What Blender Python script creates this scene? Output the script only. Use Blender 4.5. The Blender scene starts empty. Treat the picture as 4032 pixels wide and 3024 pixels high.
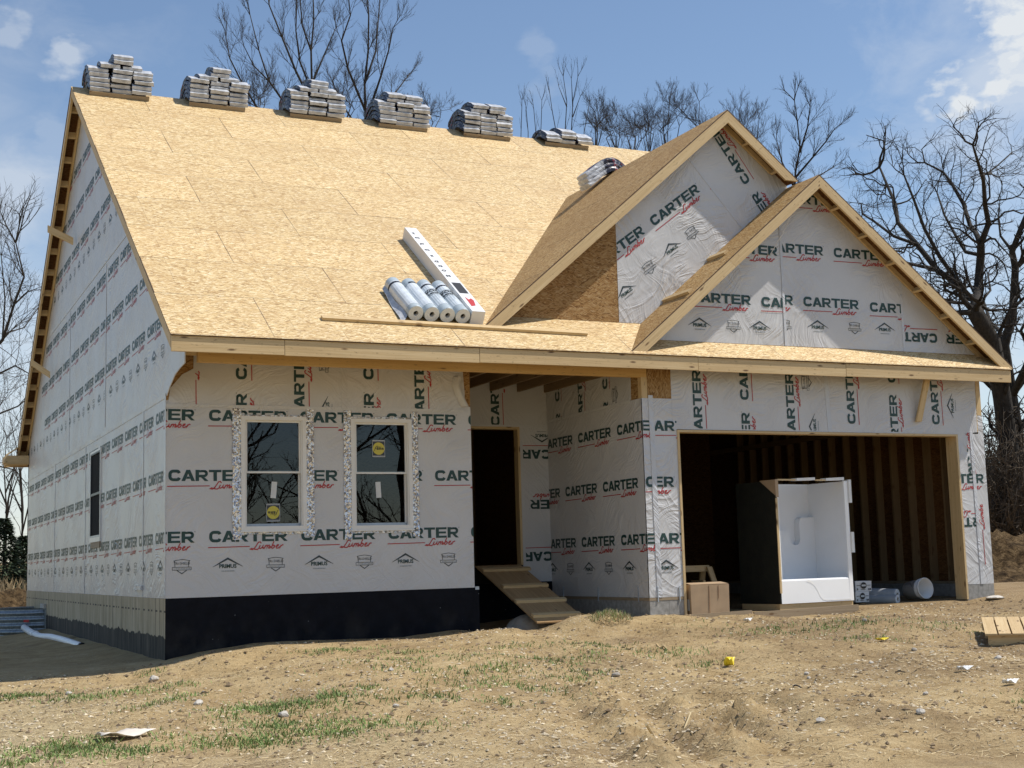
import bpy, bmesh, math, random
import numpy as np
from mathutils import Vector, Matrix
R = math.radians
sc = bpy.context.scene
col = sc.collection

# ------------------------------------------------------------------ camera
FPX = 5479.9; YAW = .4352; PIT = .1274; ROL = -.0284
CAM = np.array([-3.3472, -17.4506, .3216])
_cy, _sy = math.cos(YAW), math.sin(YAW)
FW = np.array([_sy*math.cos(PIT), _cy*math.cos(PIT), math.sin(PIT)])
_rt = np.array([_cy, -_sy, 0.]); _up = np.cross(_rt, FW)
RT = math.cos(ROL)*_rt + math.sin(ROL)*_up
UP = -math.sin(ROL)*_rt + math.cos(ROL)*_up
cam = bpy.data.cameras.new('camera'); cam.sensor_width = 36; cam.lens = FPX/4032*36
cam.clip_start = .1; cam.clip_end = 3000
co = bpy.data.objects.new('camera', cam); col.objects.link(co)
co.matrix_world = Matrix(((RT[0], UP[0], -FW[0], CAM[0]), (RT[1], UP[1], -FW[1], CAM[1]),
                          (RT[2], UP[2], -FW[2], CAM[2]), (0, 0, 0, 1)))
sc.camera = co

# ------------------------------------------------------------------ light
SUND = Vector((.72, -.33, 1.315)).normalized()
SUN_EL = math.asin(SUND.z); SUN_ROT = math.atan2(SUND.x, SUND.y)
SUN_STRENGTH = 4.5; SKY_STRENGTH = .125; EXPOSURE = .12
sun = bpy.data.lights.new('sun', 'SUN'); sun.energy = SUN_STRENGTH; sun.angle = R(.53); sun.color = (1, .95, .87)
so = bpy.data.objects.new('sun', sun); col.objects.link(so)
so.rotation_euler = SUND.to_track_quat('Z', 'Y').to_euler(); so.location = (20, -12, 40)
sc.view_settings.view_transform = 'Standard'; sc.view_settings.look = 'None'
sc.view_settings.exposure = EXPOSURE; sc.view_settings.gamma = 1
world = bpy.data.worlds.new('World'); sc.world = world; world.use_nodes = True

def pxdir(u, v):
    d = FW + RT*(u-2016)/FPX - UP*(v-1512)/FPX
    return d/np.linalg.norm(d)
def at_y(u, v, y):
    d = FW + RT*(u-2016)/FPX - UP*(v-1512)/FPX
    return Vector(CAM + d*(y-CAM[1])/d[1])

def build_world():
    nt = world.node_tree; N = nt.nodes; L = nt.links
    bg = N['Background']; bg.inputs[1].default_value = SKY_STRENGTH
    sky = N.new('ShaderNodeTexSky'); sky.sky_type = 'NISHITA'; sky.sun_disc = False
    sky.sun_elevation = SUN_EL; sky.sun_rotation = SUN_ROT
    sky.air_density = 1.0; sky.dust_density = .35; sky.ozone_density = 1.6
    tc = N.new('ShaderNodeTexCoord')
    def math_(op, a, b=None, clamp=False):
        m = N.new('ShaderNodeMath'); m.operation = op; m.use_clamp = clamp
        for i, x in enumerate((a, b)):
            if x is None: continue
            if isinstance(x, (int, float)): m.inputs[i].default_value = x
            else: L.new(x, m.inputs[i])
        return m.outputs[0]
    mp = N.new('ShaderNodeMapping'); mp.inputs['Scale'].default_value = (1, 1, 1.7)
    L.new(tc.outputs['Generated'], mp.inputs[0])
    nz = N.new('ShaderNodeTexNoise'); nz.inputs['Scale'].default_value = 14; nz.inputs['Detail'].default_value = 7
    nz.inputs['Roughness'].default_value = .62; nz.inputs['Distortion'].default_value = .4
    L.new(mp.outputs[0], nz.inputs['Vector'])
    n2 = N.new('ShaderNodeTexNoise'); n2.inputs['Scale'].default_value = 45; n2.inputs['Detail'].default_value = 5
    L.new(mp.outputs[0], n2.inputs['Vector'])
    total = None
    #        px u, v, radius rad, opacity, noise weight
    for (u, v, r, op) in [(250, 215, .016, .5), (215, 245, .012, .4), (290, 200, .012, .35), (40, 130, .016, .35), (60, 770, .045, .55), (0, 800, .05, .5),
                          (200, 545, .02, .2), (40, 1080, .05, .3), (60, 1500, .12, .7), (-250, 1300, .14, .5), (0, 1900, .14, .65),
                          (4000, 110, .028, 1.), (3965, 215, .022, .9), (4060, 30, .042, 1.), (4020, 260, .026, .8), (3900, 330, .022, .45),
                          (3775, 375, .019, 1.), (3800, 350, .014, 1.), (3890, 330, .015, 1.), (3650, 438, .01, .5), (4000, 300, .045, .55), (3900, 480, .05, .3),
                          (2110, 190, .012, .14), (2160, 345, .014, .10),
                          (4300, 900, .12, .35), (3800, 1500, .16, .6), (4100, 1300, .14, .5), (4700, 300, .20, .6), (-900, 400, .2, .4)]:
        d = pxdir(u, v)
        dt = N.new('ShaderNodeVectorMath'); dt.operation = 'DISTANCE'
        L.new(tc.outputs['Generated'], dt.inputs[0]); dt.inputs[1].default_value = tuple(d)
        f = math_('SUBTRACT', 1.0, math_('DIVIDE', dt.outputs['Value'], r*1.5), True)
        fine = r < .04
        k = math_('ADD', f, math_('MULTIPLY', math_('SUBTRACT', (n2 if fine else nz).outputs['Fac'], .5), 2.9 if r < .045 else 1.4))
        k = math_('MULTIPLY', math_('SUBTRACT', k, .22), 1.6 if r < .07 else 1.1, True)
        k = math_('MULTIPLY', math_('MULTIPLY', k, math_('MULTIPLY', f, 3.0, True), True), op)
        total = k if total is None else math_('MAXIMUM', total, k)
    # general brightening towards the horizon comes from the sky model itself
    mix = N.new('ShaderNodeMix'); mix.data_type = 'RGBA'
    L.new(total, mix.inputs[0]); L.new(sky.outputs[0], mix.inputs[6]); mix.inputs[7].default_value = (5.6, 5.9, 6.2, 1)
    L.new(mix.outputs[2], bg.inputs[0])
build_world()

# ------------------------------------------------------------------ materials
def mat(name, rough=.6, spec=.5, metal=0.):
    m = bpy.data.materials.new(name); m.use_nodes = True
    b = m.node_tree.nodes['Principled BSDF']
    b.inputs['Roughness'].default_value = rough; b.inputs['Specular IOR Level'].default_value = spec
    b.inputs['Metallic'].default_value = metal
    return m, m.node_tree, b
class G:                                     # tiny node graph helper
    def __init__(s, nt): s.nt = nt; s.N = nt.nodes; s.L = nt.links
    def node(s, t, **kw):
        n = s.N.new(t)
        for k, v in kw.items(): setattr(n, k, v)
        return n
    def put(s, sock, v):
        if v is None: return
        if isinstance(v, bpy.types.NodeSocket): s.L.new(v, sock)
        elif isinstance(v, (tuple, list)) and sock.type == 'RGBA' and len(v) == 3: sock.default_value = (*v, 1)
        else: sock.default_value = v
    def uv(s): return s.node('ShaderNodeTexCoord').outputs['UV']
    def obj(s): return s.node('ShaderNodeTexCoord').outputs['Object']
    def pos(s): return s.node('ShaderNodeNewGeometry').outputs['Position']
    def map(s, vec, scale=(1, 1, 1), rot=(0, 0, 0), loc=(0, 0, 0)):
        n = s.node('ShaderNodeMapping'); s.put(n.inputs[0], vec)
        n.inputs['Scale'].default_value = scale; n.inputs['Rotation'].default_value = rot; n.inputs['Location'].default_value = loc
        return n.outputs[0]
    def noise(s, vec, scale=5, detail=3, rough=.5, dist=0., out='Fac'):
        n = s.node('ShaderNodeTexNoise'); s.put(n.inputs['Vector'], vec)
        n.inputs['Scale'].default_value = scale; n.inputs['Detail'].default_value = detail
        n.inputs['Roughness'].default_value = rough; n.inputs['Distortion'].default_value = dist
        return n.outputs[out]
    def voro(s, vec, scale=5, feature='F1', out='Distance', rnd=1.):
        n = s.node('ShaderNodeTexVoronoi', feature=feature); s.put(n.inputs['Vector'], vec)
        n.inputs['Scale'].default_value = scale; n.inputs['Randomness'].default_value = rnd
        return n.outputs[out]
    def ramp(s, fac, stops, interp='LINEAR'):
        n = s.node('ShaderNodeValToRGB'); s.put(n.inputs[0], fac); e = n.color_ramp.elements
        n.color_ramp.interpolation = interp
        while len(e) < len(stops): e.new(.5)
        for el, (p, c) in zip(e, stops):
            el.position = p; el.color = (*c, 1) if isinstance(c, (tuple, list)) else (c, c, c, 1)
        return n.outputs[0]
    def mix(s, fac, a, b, mode='MIX'):
        n = s.node('ShaderNodeMix', data_type='RGBA', blend_type=mode)
        s.put(n.inputs[0], fac); s.put(n.inputs[6], a); s.put(n.inputs[7], b); return n.outputs[2]
    def math(s, op, a, b=None, clamp=False):
        n = s.node('ShaderNodeMath', operation=op, use_clamp=clamp); s.put(n.inputs[0], a); s.put(n.inputs[1], b); return n.outputs[0]
    def sep(s, v):
        n = s.node('ShaderNodeSeparateXYZ'); s.put(n.inputs[0], v); return n.outputs
    def bump(s, h, strength=.3, dist=.02, normal=None):
        n = s.node('ShaderNodeBump'); s.put(n.inputs['Height'], h); n.inputs['Strength'].default_value = strength
        n.inputs['Distance'].default_value = dist; s.put(n.inputs['Normal'], normal); return n.outputs[0]
    def vadd(s, a, b):
        n = s.node('ShaderNodeVectorMath', operation='ADD'); s.put(n.inputs[0], a); s.put(n.inputs[1], b); return n.outputs[0]

M = {}
def wrap_bump(g, amount):
    uv = g.uv()
    big = g.noise(uv, .9, 2, .5, out='Color')
    warped = g.vadd(uv, g.map(big, scale=(1.1, 1.1, 1.1)))
    w1 = g.noise(g.map(g.map(warped, rot=(0, 0, R(52))), scale=(5.0, .55, 1)), 1.4, 3, .55, .9)
    w2 = g.noise(g.map(g.map(warped, rot=(0, 0, R(-40))), scale=(6.5, .8, 1)), 1.3, 2, .5, .4)
    w3 = g.noise(g.map(warped, scale=(22, .9, 1)), 1.1, 3, .5)
    rid = lambda w: g.math('POWER', g.math('SUBTRACT', 1.0, g.math('MULTIPLY', g.math('ABSOLUTE', g.math('SUBTRACT', w, .5)), 3.2), True), 3.0)
    ridge1 = rid(w1); ridge2 = rid(w2)
    msk = g.ramp(g.noise(uv, 1.3, 2), [(.4, 0.), (.62, 1.)])
    msk2 = g.ramp(g.noise(g.map(uv, loc=(7, 3, 0)), 1.1, 2), [(.42, 0.), (.64, 1.)])
    h = g.math('ADD', g.math('MULTIPLY', ridge1, msk), g.math('MULTIPLY', g.math('MULTIPLY', ridge2, msk2), .5))
    h = g.math('ADD', h, g.math('MULTIPLY', w3, .16))
    return g.bump(h, amount, .05)
def wrap_mat(name, base, amount, rough=.42):
    m, nt, b = mat(name, rough, .5); g = G(nt)
    uv = g.uv()
    weave = g.noise(g.map(uv, scale=(260, 60, 1)), 1, 2); weave2 = g.noise(g.map(uv, scale=(60, 260, 1)), 1, 2)
    f = g.math('ADD', g.math('MULTIPLY', weave, .5), g.math('MULTIPLY', weave2, .5))
    cloud = g.noise(uv, 1.4, 4)
    f = g.math('ADD', g.math('MULTIPLY', f, .7), g.math('MULTIPLY', cloud, .3))
    c = g.ramp(f, [(.3, tuple(x*.80 for x in base)), (.7, tuple(min(1, x*1.12) for x in base))])
    g.put(b.inputs['Base Color'], c); g.put(b.inputs['Normal'], wrap_bump(g, amount))
    return m
M['wrap'] = wrap_mat('house_wrap', (.575, .565, .56), .26, .36)
M['wrap2'] = wrap_mat('wrinkled_house_wrap', (.585, .578, .572), .34, .36)
M['tape'] = wrap_mat('seam_tape', (.56, .565, .58), .35, .3)
for nm, c in (('ink_green', (.006, .036, .031)), ('ink_red', (.34, .022, .022)), ('ink_black', (.02, .03, .032)), ('ink_grey', (.2, .22, .23))):
    m, nt, b = mat(nm, .45); g = G(nt)
    g.put(b.inputs['Base Color'], g.ramp(g.noise(g.uv(), 30, 3), [(.3, c), (.75, tuple(x*1.35+.01 for x in c))])); M[nm] = m
    g.put(b.inputs['Normal'], wrap_bump(g, .22))

def osb_color(g, uv, seams=False):
    wob = g.map(g.noise(uv, 2.2, 2, out='Color'), scale=(.06, .06, .06))
    p = g.vadd(uv, wob)
    def layer(rot, sx, sy, loc):
        n = g.node('ShaderNodeTexVoronoi', feature='F1'); g.put(n.inputs['Vector'], g.map(g.map(p, rot=(0, 0, R(rot))), scale=(sx, sy, 1), loc=loc))
        n.inputs['Scale'].default_value = 1
        return g.sep(n.outputs['Color']), n.outputs['Distance']
    a, da = layer(4, 14, 78, (0, 0, 0)); b_, db = layer(24, 17, 86, (5, 1, 0)); c_, dc = layer(-30, 17, 88, (2, 9, 0))
    v = g.node('ShaderNodeMix', data_type='FLOAT'); g.put(v.inputs[0], g.math('GREATER_THAN', b_[1], .62)); g.put(v.inputs[2], a[0]); g.put(v.inputs[3], b_[0])
    w = g.node('ShaderNodeMix', data_type='FLOAT'); g.put(w.inputs[0], g.math('GREATER_THAN', c_[1], .74)); g.put(w.inputs[2], v.outputs[0]); g.put(w.inputs[3], c_[0])
    col_ = g.ramp(w.outputs[0], [(0, (.27, .155, .06)), (.2, (.46, .30, .13)), (.5, (.605, .425, .20)), (.8, (.71, .535, .285)), (1, (.82, .68, .43))])
    grain = g.noise(g.map(p, scale=(25, 160, 1)), 1, 2)
    col_ = g.mix(.35, col_, g.ramp(grain, [(.3, .35), (.7, .75)]), 'OVERLAY')
    blot = g.noise(uv, .9, 3); col_ = g.mix(g.ramp(blot, [(.45, 0.), (.8, .35)]), col_, (.46, .29, .13))
    if seams:
        br = g.node('ShaderNodeTexBrick'); g.put(br.inputs['Vector'], g.vadd(uv, g.map(g.noise(uv, .7, 2, out='Color'), scale=(.012, .012, 0))))
        br.inputs['Scale'].default_value = 1; br.inputs['Brick Width'].default_value = 2.44; br.inputs['Row Height'].default_value = 1.22
        br.inputs['Mortar Size'].default_value = .0055; br.inputs['Mortar Smooth'].default_value = .0
        br.inputs['Color1'].default_value = (.88, .87, .86, 1); br.inputs['Color2'].default_value = (1.08, 1.07, 1.06, 1); br.inputs['Mortar'].default_value = (1, 1, 1, 1)
        col_ = g.mix(.5, col_, br.outputs['Color'], 'MULTIPLY')
        vis = g.ramp(g.noise(g.map(uv, loc=(3, 3, 3)), 1.1, 2), [(.38, .45), (.55, 1.)])
        col_ = g.mix(g.math('MULTIPLY', br.outputs['Fac'], vis), col_, (.10, .06, .03))
        # chalk and nail lines along the rafters
        x = g.sep(uv)[0]
        fr = g.math('ABSOLUTE', g.math('SUBTRACT', g.math('FRACT', g.math('DIVIDE', x, .61)), .5))
        ln = g.math('LESS_THAN', fr, .006); dash = g.ramp(g.noise(g.map(uv, scale=(.7, 1.6, 1)), 1, 2), [(.46, 0.), (.56, .6)])
        col_ = g.mix(g.math('MULTIPLY', ln, dash), col_, (.25, .16, .08))
    return col_, w.outputs[0]
def osb_mat(name, seams):
    m, nt, b = mat(name, .6, .35); g = G(nt); c, h = osb_color(g, g.uv(), seams)
    g.put(b.inputs['Base Color'], c); g.put(b.inputs['Normal'], g.bump(h, .35, .004)); return m
M['osb'] = osb_mat('strand_board', False)
def osb_inner_shaded():                             # inner side of the boards, interior shade multiplied into the colour
    m, nt, b = mat('strand_board_inner_shaded', .75, .2); g = G(nt); c, h = osb_color(g, g.uv())
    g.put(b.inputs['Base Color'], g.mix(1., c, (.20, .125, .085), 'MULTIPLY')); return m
M['osb_in_shade'] = osb_inner_shaded()
def osb_tinted(name, mul, seams):                    # strand board multiplied by a browner tint
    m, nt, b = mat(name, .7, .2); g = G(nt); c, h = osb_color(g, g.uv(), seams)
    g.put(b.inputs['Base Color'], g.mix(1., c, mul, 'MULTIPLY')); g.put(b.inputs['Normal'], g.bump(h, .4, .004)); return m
M['wall_board'] = osb_tinted('strand_board_wall', (.52, .42, .33), False); M['osb_gable_shaded'] = osb_tinted('strand_board_gable_shaded', (.68, .60, .51), True)  # the gable roof tint paints grazing shade into the slopes
M['osb_roof'] = osb_mat('strand_board_sheathing', True)

def wood_mat(name, c0, c1, c2, knots=True, rough=.6):
    m, nt, b = mat(name, rough, .3); g = G(nt); uv = g.uv()
    wob = g.map(g.noise(g.map(uv, scale=(.8, 3, 1)), 1, 2, out='Color'), scale=(0, .05, 0))
    p = g.vadd(uv, wob)
    gr = g.noise(g.map(p, scale=(1.2, 55, 1)), 1, 4, .6); tone = g.noise(g.map(uv, scale=(.5, 4, 1)), 1, 2)
    c = g.ramp(g.math('ADD', g.math('MULTIPLY', gr, .65), g.math('MULTIPLY', tone, .35)), [(.3, c0), (.5, c1), (.72, c2)])
    if knots:
        kn = g.voro(g.map(p, scale=(2.6, 9, 1)), 1, 'F1', 'Distance')
        c = g.mix(g.ramp(kn, [(.07, .9), (.16, 0.)]), c, (.12, .06, .025))
        sp = g.noise(g.map(uv, scale=(9, 30, 1)), 1, 3, .7); c = g.mix(g.ramp(sp, [(.60, 0.), (.70, .6)]), c, (.17, .105, .05))
    g.put(b.inputs['Base Color'], c); g.put(b.inputs['Normal'], g.bump(gr, .15, .003)); return m
M['wood'] = wood_mat('framing_lumber', (.46, .315, .15), (.58, .42, .22), (.68, .53, .31))
M['beam'] = wood_mat('pine_beam', (.47, .27, .09), (.58, .36, .13), (.66, .44, .19))
M['wood_grey'] = wood_mat('weathered_plank', (.22, .16, .10), (.30, .23, .15), (.38, .30, .21))
M['wood_shaded'] = wood_mat('shade_toned_lumber', (.16, .10, .05), (.22, .145, .075), (.28, .19, .10))  # framing lumber with the shade of garage and porch painted into its colour
M['ply'] = wood_mat('plywood_ramp', (.29, .175, .082), (.42, .27, .13), (.54, .37, .20))

def simple(name, c, rough=.6, var=.2, scale=8, bump=0., spec=.5, metal=0., bscale=None):
    m, nt, b = mat(name, rough, spec, metal); g = G(nt); p = g.obj()
    n = g.noise(p, scale, 4)
    g.put(b.inputs['Base Color'], g.ramp(n, [(.3, tuple(x*(1-var) for x in c)), (.7, tuple(min(1, x*(1+var)) for x in c))]))
    if bump: g.put(b.inputs['Normal'], g.bump(g.noise(p, bscale or scale*3, 4), bump, .02))
    M[name] = m; return m
simple('white_vinyl', (.74, .72, .68), .35, .04, 3)
simple('bath_white', (.88, .88, .88), .22, .03, 2)
simple('bath_back', (.008, .009, .005), .8, .4, 6, .4)
simple('foam_white', (.8, .8, .78), .7, .05, 6)
simple('board_edge', (.09, .05, .025), .8, .2, 8)
simple('cardboard', (.40, .28, .17), .75, .12, 5)
simple('cardboard_edge', (.30, .17, .09), .8, .15, 6)
simple('scrap_paper', (.74, .66, .56), .8, .08, 5)
simple('carton_white', (.72, .72, .72), .5, .05, 3)
simple('bucket_white', (.66, .66, .66), .4, .08, 4)
simple('pvc_white', (.85, .85, .85), .35, .06, 4)
simple('dark_void', (.006, .006, .006), .8, .2, 5)
simple('plastic_wrap', (.49, .50, .52), .4, .3, 9, .8, bscale=11)
simple('roll_blue', (.42, .48, .51), .35, .12, 8, .15)
simple('roll_white', (.64, .68, .71), .3, .1, 8, .2)
simple('roll_core', (.55, .53, .5), .7, .1, 20)
simple('roll_grey', (.36, .38, .40), .4, .12, 8, .2)
simple('strap_black', (.02, .022, .03), .5, .2, 8)
simple('stone_grey', (.34, .30, .25), .85, .3, 7, .6)
simple('stone_pale', (.50, .46, .40), .85, .25, 9, .6)
simple('galv_cap', (.42, .46, .50), .4, .1, 6, metal=.3)
simple('yellow_plastic', (.8, .62, .03), .4, .1, 8)
simple('sticker_yellow', (.55, .47, .06), .4, .05, 8)
simple('sticker_dark', (.03, .035, .045), .4, .1, 8)
simple('sticker_white', (.62, .63, .62), .5, .05, 8)
simple('red_label', (.5, .03, .03), .5, .1, 8)
simple('blue_plastic', (.02, .06, .3), .4, .1, 8)
simple('string_white', (.7, .7, .7), .7, .05, 8)
simple('print_black', (.02, .02, .02), .5, .2, 30)

def bundle_print():
    m, nt, b = mat('bundle_print', .35); g = G(nt); p = g.obj()
    n = g.noise(p, 16, 3, .6); n2 = g.noise(g.map(p, loc=(9, 2, 4)), 9, 2)
    c = g.ramp(n, [(.45, (.012, .014, .034)), (.58, (.03, .033, .06)), (.66, (.2, .21, .24)), (.76, (.5, .5, .53))])
    c = g.mix(g.ramp(n2, [(.60, 0.), (.66, .85)]), c, (.28, .02, .03))
    g.put(b.inputs['Base Color'], c); g.put(b.inputs['Normal'], g.bump(g.noise(p, 18, 3), .4, .02)); return m
M['bundle_print'] = bundle_print()
def foil_mat():
    m, nt, b = mat('foil_tape', .22, .6, .6); g = G(nt); uv = g.uv()
    g.put(b.inputs['Base Color'], g.ramp(g.noise(uv, 38, 4, .75, 1.), [(.34, (.14, .145, .15)), (.46, (.66, .67, .68)), (.56, (.97, .98, .99))]))  # glints and dark reflections of the creases painted into the base colour
    n1 = g.node('ShaderNodeTexVoronoi', feature='F1'); g.put(n1.inputs['Vector'], g.vadd(uv, g.map(g.noise(uv, 25, 2, out='Color'), scale=(.03, .03, .03)))); n1.inputs['Scale'].default_value = 46
    geo = g.node('ShaderNodeNewGeometry').outputs['Normal']
    off = g.map(n1.outputs['Color'], scale=(1.3, 1.3, 1.3), loc=(-.65, -.65, -.65))
    nn = g.node('ShaderNodeVectorMath', operation='NORMALIZE'); g.put(nn.inputs[0], g.vadd(geo, off))
    g.put(b.inputs['Normal'], g.bump(g.noise(uv, 40, 3, .6), .5, .02, nn.outputs[0])); return m
M['foil'] = foil_mat()
simple('dark_pane', (.01, .01, .011), .8, .1, 8, spec=.1)  # matte near-black pane, the window's darkness put into its colour
def glass_mat():
    m = bpy.data.materials.new('window_glass'); m.use_nodes = True; g = G(m.node_tree); nt = m.node_tree
    nt.nodes.remove(nt.nodes['Principled BSDF']); out = nt.nodes['Material Output']
    tr = g.node('ShaderNodeBsdfTransparent'); tr.inputs[0].default_value = (.4, .44, .45, 1)
    gl = g.node('ShaderNodeBsdfGlossy'); gl.inputs['Roughness'].default_value = .01; gl.inputs[0].default_value = (.9, .95, 1, 1)
    fr = g.node('ShaderNodeFresnel'); fr.inputs[0].default_value = 1.5
    fac = g.math('MULTIPLY', fr.outputs[0], 1.25)
    mx = g.node('ShaderNodeMixShader'); g.put(mx.inputs[0], fac); g.L.new(tr.outputs[0], mx.inputs[1]); g.L.new(gl.outputs[0], mx.inputs[2])
    g.L.new(mx.outputs[0], out.inputs[0]); return m
M['glass'] = glass_mat()
def tar_mat():
    m, nt, b = mat('damp_proof_coating', .55, .12); g = G(nt); uv = g.uv()
    c = g.ramp(g.noise(uv, 6, 4), [(.3, (.0025, .003, .006)), (.7, (.006, .007, .012))])
    dust = g.noise(g.map(uv, scale=(1.5, .9, 1), rot=(0, 0, R(35))), 1.5, 5, .6)
    v = g.sep(uv)[1]
    low = g.ramp(g.math('MULTIPLY', v, -1), [(.2, 0.), (.75, 1.)])
    c = g.mix(g.math('MULTIPLY', g.ramp(dust, [(.46, 0.), (.72, .6)]), low), c, (.085, .072, .058))
    chips = g.voro(g.map(uv, scale=(5, 9, 1)), 1, 'F1', 'Distance'); c = g.mix(g.ramp(chips, [(.02, .6), (.045, 0.)]), c, (.4, .4, .4))
    g.put(b.inputs['Base Color'], c); g.put(b.inputs['Normal'], g.bump(g.noise(uv, 22, 3), .15, .01)); return m
M['tar'] = tar_mat()
def conc_mat():                 # form-marked concrete wall, tar brushed on below a wavy line
    m, nt, b = mat('formed_concrete', .8, .3); g = G(nt); uv = g.uv(); s = g.sep(uv); x, z = s[0], s[1]
    base = g.ramp(g.noise(g.map(uv, scale=(2, .6, 1)), 2.5, 5, .6), [(.3, (.36, .295, .19)), (.7, (.56, .475, .335))])
    wob = g.math('ADD', g.math('MULTIPLY', g.noise(g.map(uv, scale=(.6, .3, 1)), 6, 2), .06), g.math('MULTIPLY', g.noise(g.map(uv, scale=(1.4, .02, 1)), 1, 2), .7))
    fr = g.math('FRACT', g.math('DIVIDE', g.math('ADD', x, wob), .285))
    line = g.math('LESS_THAN', fr, .055)
    base = g.mix(g.math('MULTIPLY', line, .88), base, (.05, .045, .04))
    # tie marks
    tie = g.math('MULTIPLY', g.math('LESS_THAN', g.math('ABSOLUTE', g.math('ADD', z, .16)), .012), g.math('LESS_THAN', fr, .5))
    base = g.mix(g.math('MULTIPLY', tie, .85), base, (.05, .045, .04))
    edge = g.math('ADD', z, g.math('MULTIPLY', g.noise(g.map(uv, scale=(1.5, .2, 1)), 3, 4), .16))
    tar = g.ramp(g.math('MULTIPLY', edge, -1), [(.385, 0.), (.395, 1.)])
    tcol = g.ramp(g.noise(g.map(uv, scale=(7, .8, 1)), 1.4, 4, .65), [(.3, (.012, .012, .012)), (.55, (.06, .054, .044)), (.75, (.15, .13, .10))])
    g.put(b.inputs['Base Color'], g.mix(tar, base, tcol)); g.put(b.inputs['Normal'], g.bump(g.noise(uv, 30, 4), .2, .01)); return m
M['concrete'] = conc_mat()
def block_mat():
    m, nt, b = mat('concrete_block', .85, .3); g = G(nt); uv = g.uv()
    br = g.node('ShaderNodeTexBrick'); g.put(br.inputs['Vector'], uv); br.inputs['Scale'].default_value = 1
    br.inputs['Brick Width'].default_value = .4; br.inputs['Row Height'].default_value = .2; br.inputs['Mortar Size'].default_value = .006
    c = g.ramp(g.noise(uv, 14, 5), [(.3, (.22, .21, .19)), (.7, (.36, .345, .32))])
    g.put(b.inputs['Base Color'], g.mix(g.math('MULTIPLY', br.outputs['Fac'], .5), c, (.16, .15, .14)))
    g.put(b.inputs['Normal'], g.bump(g.noise(uv, 60, 3), .3, .01)); return m
M['block'] = block_mat()
def galv_mat():
    m, nt, b = mat('galvanised_steel', .38, .5, .75); g = G(nt); p = g.obj()
    g.put(b.inputs['Base Color'], g.ramp(g.voro(p, 22, 'F1', 'Distance'), [(.2, (.23, .26, .28)), (.7, (.34, .37, .39))])); return m
M['galv'] = galv_mat()
def bark_mat(name, c):
    m, nt, b = mat(name, .9, .2); g = G(nt); p = g.obj()
    n = g.noise(g.map(p, scale=(6, 6, 1.5)), 2.5, 5, .65)
    g.put(b.inputs['Base Color'], g.ramp(n, [(.3, tuple(x*.55 for x in c)), (.7, tuple(x*1.3 for x in c))]))
    g.put(b.inputs['Normal'], g.bump(n, .8, .05)); return m
M['bark'] = bark_mat('bark_dark', (.05, .042, .036)); M['twig'] = bark_mat('twig_bark', (.06, .050, .042))
M['bark_oak'] = bark_mat('oak_bark', (.05, .043, .036)); M['brush'] = bark_mat('brush_stems', (.16, .125, .09))
simple('needles', (.035, .055, .022), .8, .4, 3)
simple('dead_weed', (.36, .27, .15), .9, .35, 5)
simple('grass_green', (.19, .265, .075), .75, .35, 1.5)
simple('straw', (.52, .41, .23), .8, .3, 1.5)
simple('chip_white', (.56, .47, .33), .85, .3, 1.5)
simple('chip_brown', (.22, .155, .09), .9, .4, 1.5)

def ground_mat():
    m, nt, b = mat('construction_dirt', .95, .15); g = G(nt); p = g.pos()
    s = g.sep(p)
    big = g.noise(p, .32, 4, .55); mid = g.noise(p, 2.2, 5, .65); fine = g.noise(p, 16, 6, .72); grit = g.noise(p, 62, 4, .7)
    mixf = g.math('ADD', g.math('MULTIPLY', mid, .45), g.math('ADD', g.math('MULTIPLY', fine, .35), g.math('MULTIPLY', grit, .3)))
    c = g.ramp(mixf, [(.34, (.22, .14, .066)), (.47, (.35, .245, .12)), (.57, (.45, .33, .172)), (.70, (.56, .435, .245))])
    # paler straw and wood-dust towards the road on the left, browner soil on the right
    straw = g.ramp(g.math('ADD', g.math('MULTIPLY', s[0], -.13), g.math('ADD', g.math('MULTIPLY', s[1], -.075), g.math('MULTIPLY', g.math('SUBTRACT', big, .5), 1.9))), [(.30, 0.), (.75, .85)])
    sc_ = g.ramp(g.math('ADD', g.math('MULTIPLY', fine, .5), g.math('MULTIPLY', grit, .5)), [(.36, (.25, .18, .10)), (.55, (.50, .40, .23)), (.7, (.66, .55, .36))])
    c = g.mix(straw, c, sc_)
    brown = g.ramp(g.math('ADD', g.noise(g.map(p, loc=(4, 8, 1)), .55, 5, .6), g.math('MULTIPLY', s[0], .022)), [(.52, 0.), (.72, .6)])
    c = g.mix(brown, c, g.ramp(mixf, [(.35, (.10, .062, .034)), (.6, (.22, .15, .085))]))
    gp = g.voro(p, 21, 'F1', 'Distance'); gsel = g.ramp(g.noise(g.map(p, loc=(1, 2, 3)), .8, 4, .6), [(.48, 0.), (.6, 1.)])
    c = g.mix(g.math('MULTIPLY', g.ramp(gp, [(.16, 1.), (.24, 0.)]), gsel), c, (.52, .47, .39))
    # field beyond the house
    fld = g.ramp(s[1], [(0, 0.), (1, 0.)])
    far = g.math('GREATER_THAN', s[1], 26.0)
    c = g.mix(far, c, g.ramp(g.noise(p, .8, 4), [(.3, (.25, .20, .11)), (.7, (.40, .32, .19))]))
    g.put(b.inputs['Base Color'], c)
    hh = g.math('ADD', g.math('MULTIPLY', mid, .5), g.math('ADD', g.math('MULTIPLY', fine, .35), g.math('MULTIPLY', grit, .18)))
    g.put(b.inputs['Normal'], g.bump(hh, .9, .09)); return m
M['ground'] = ground_mat()
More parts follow.
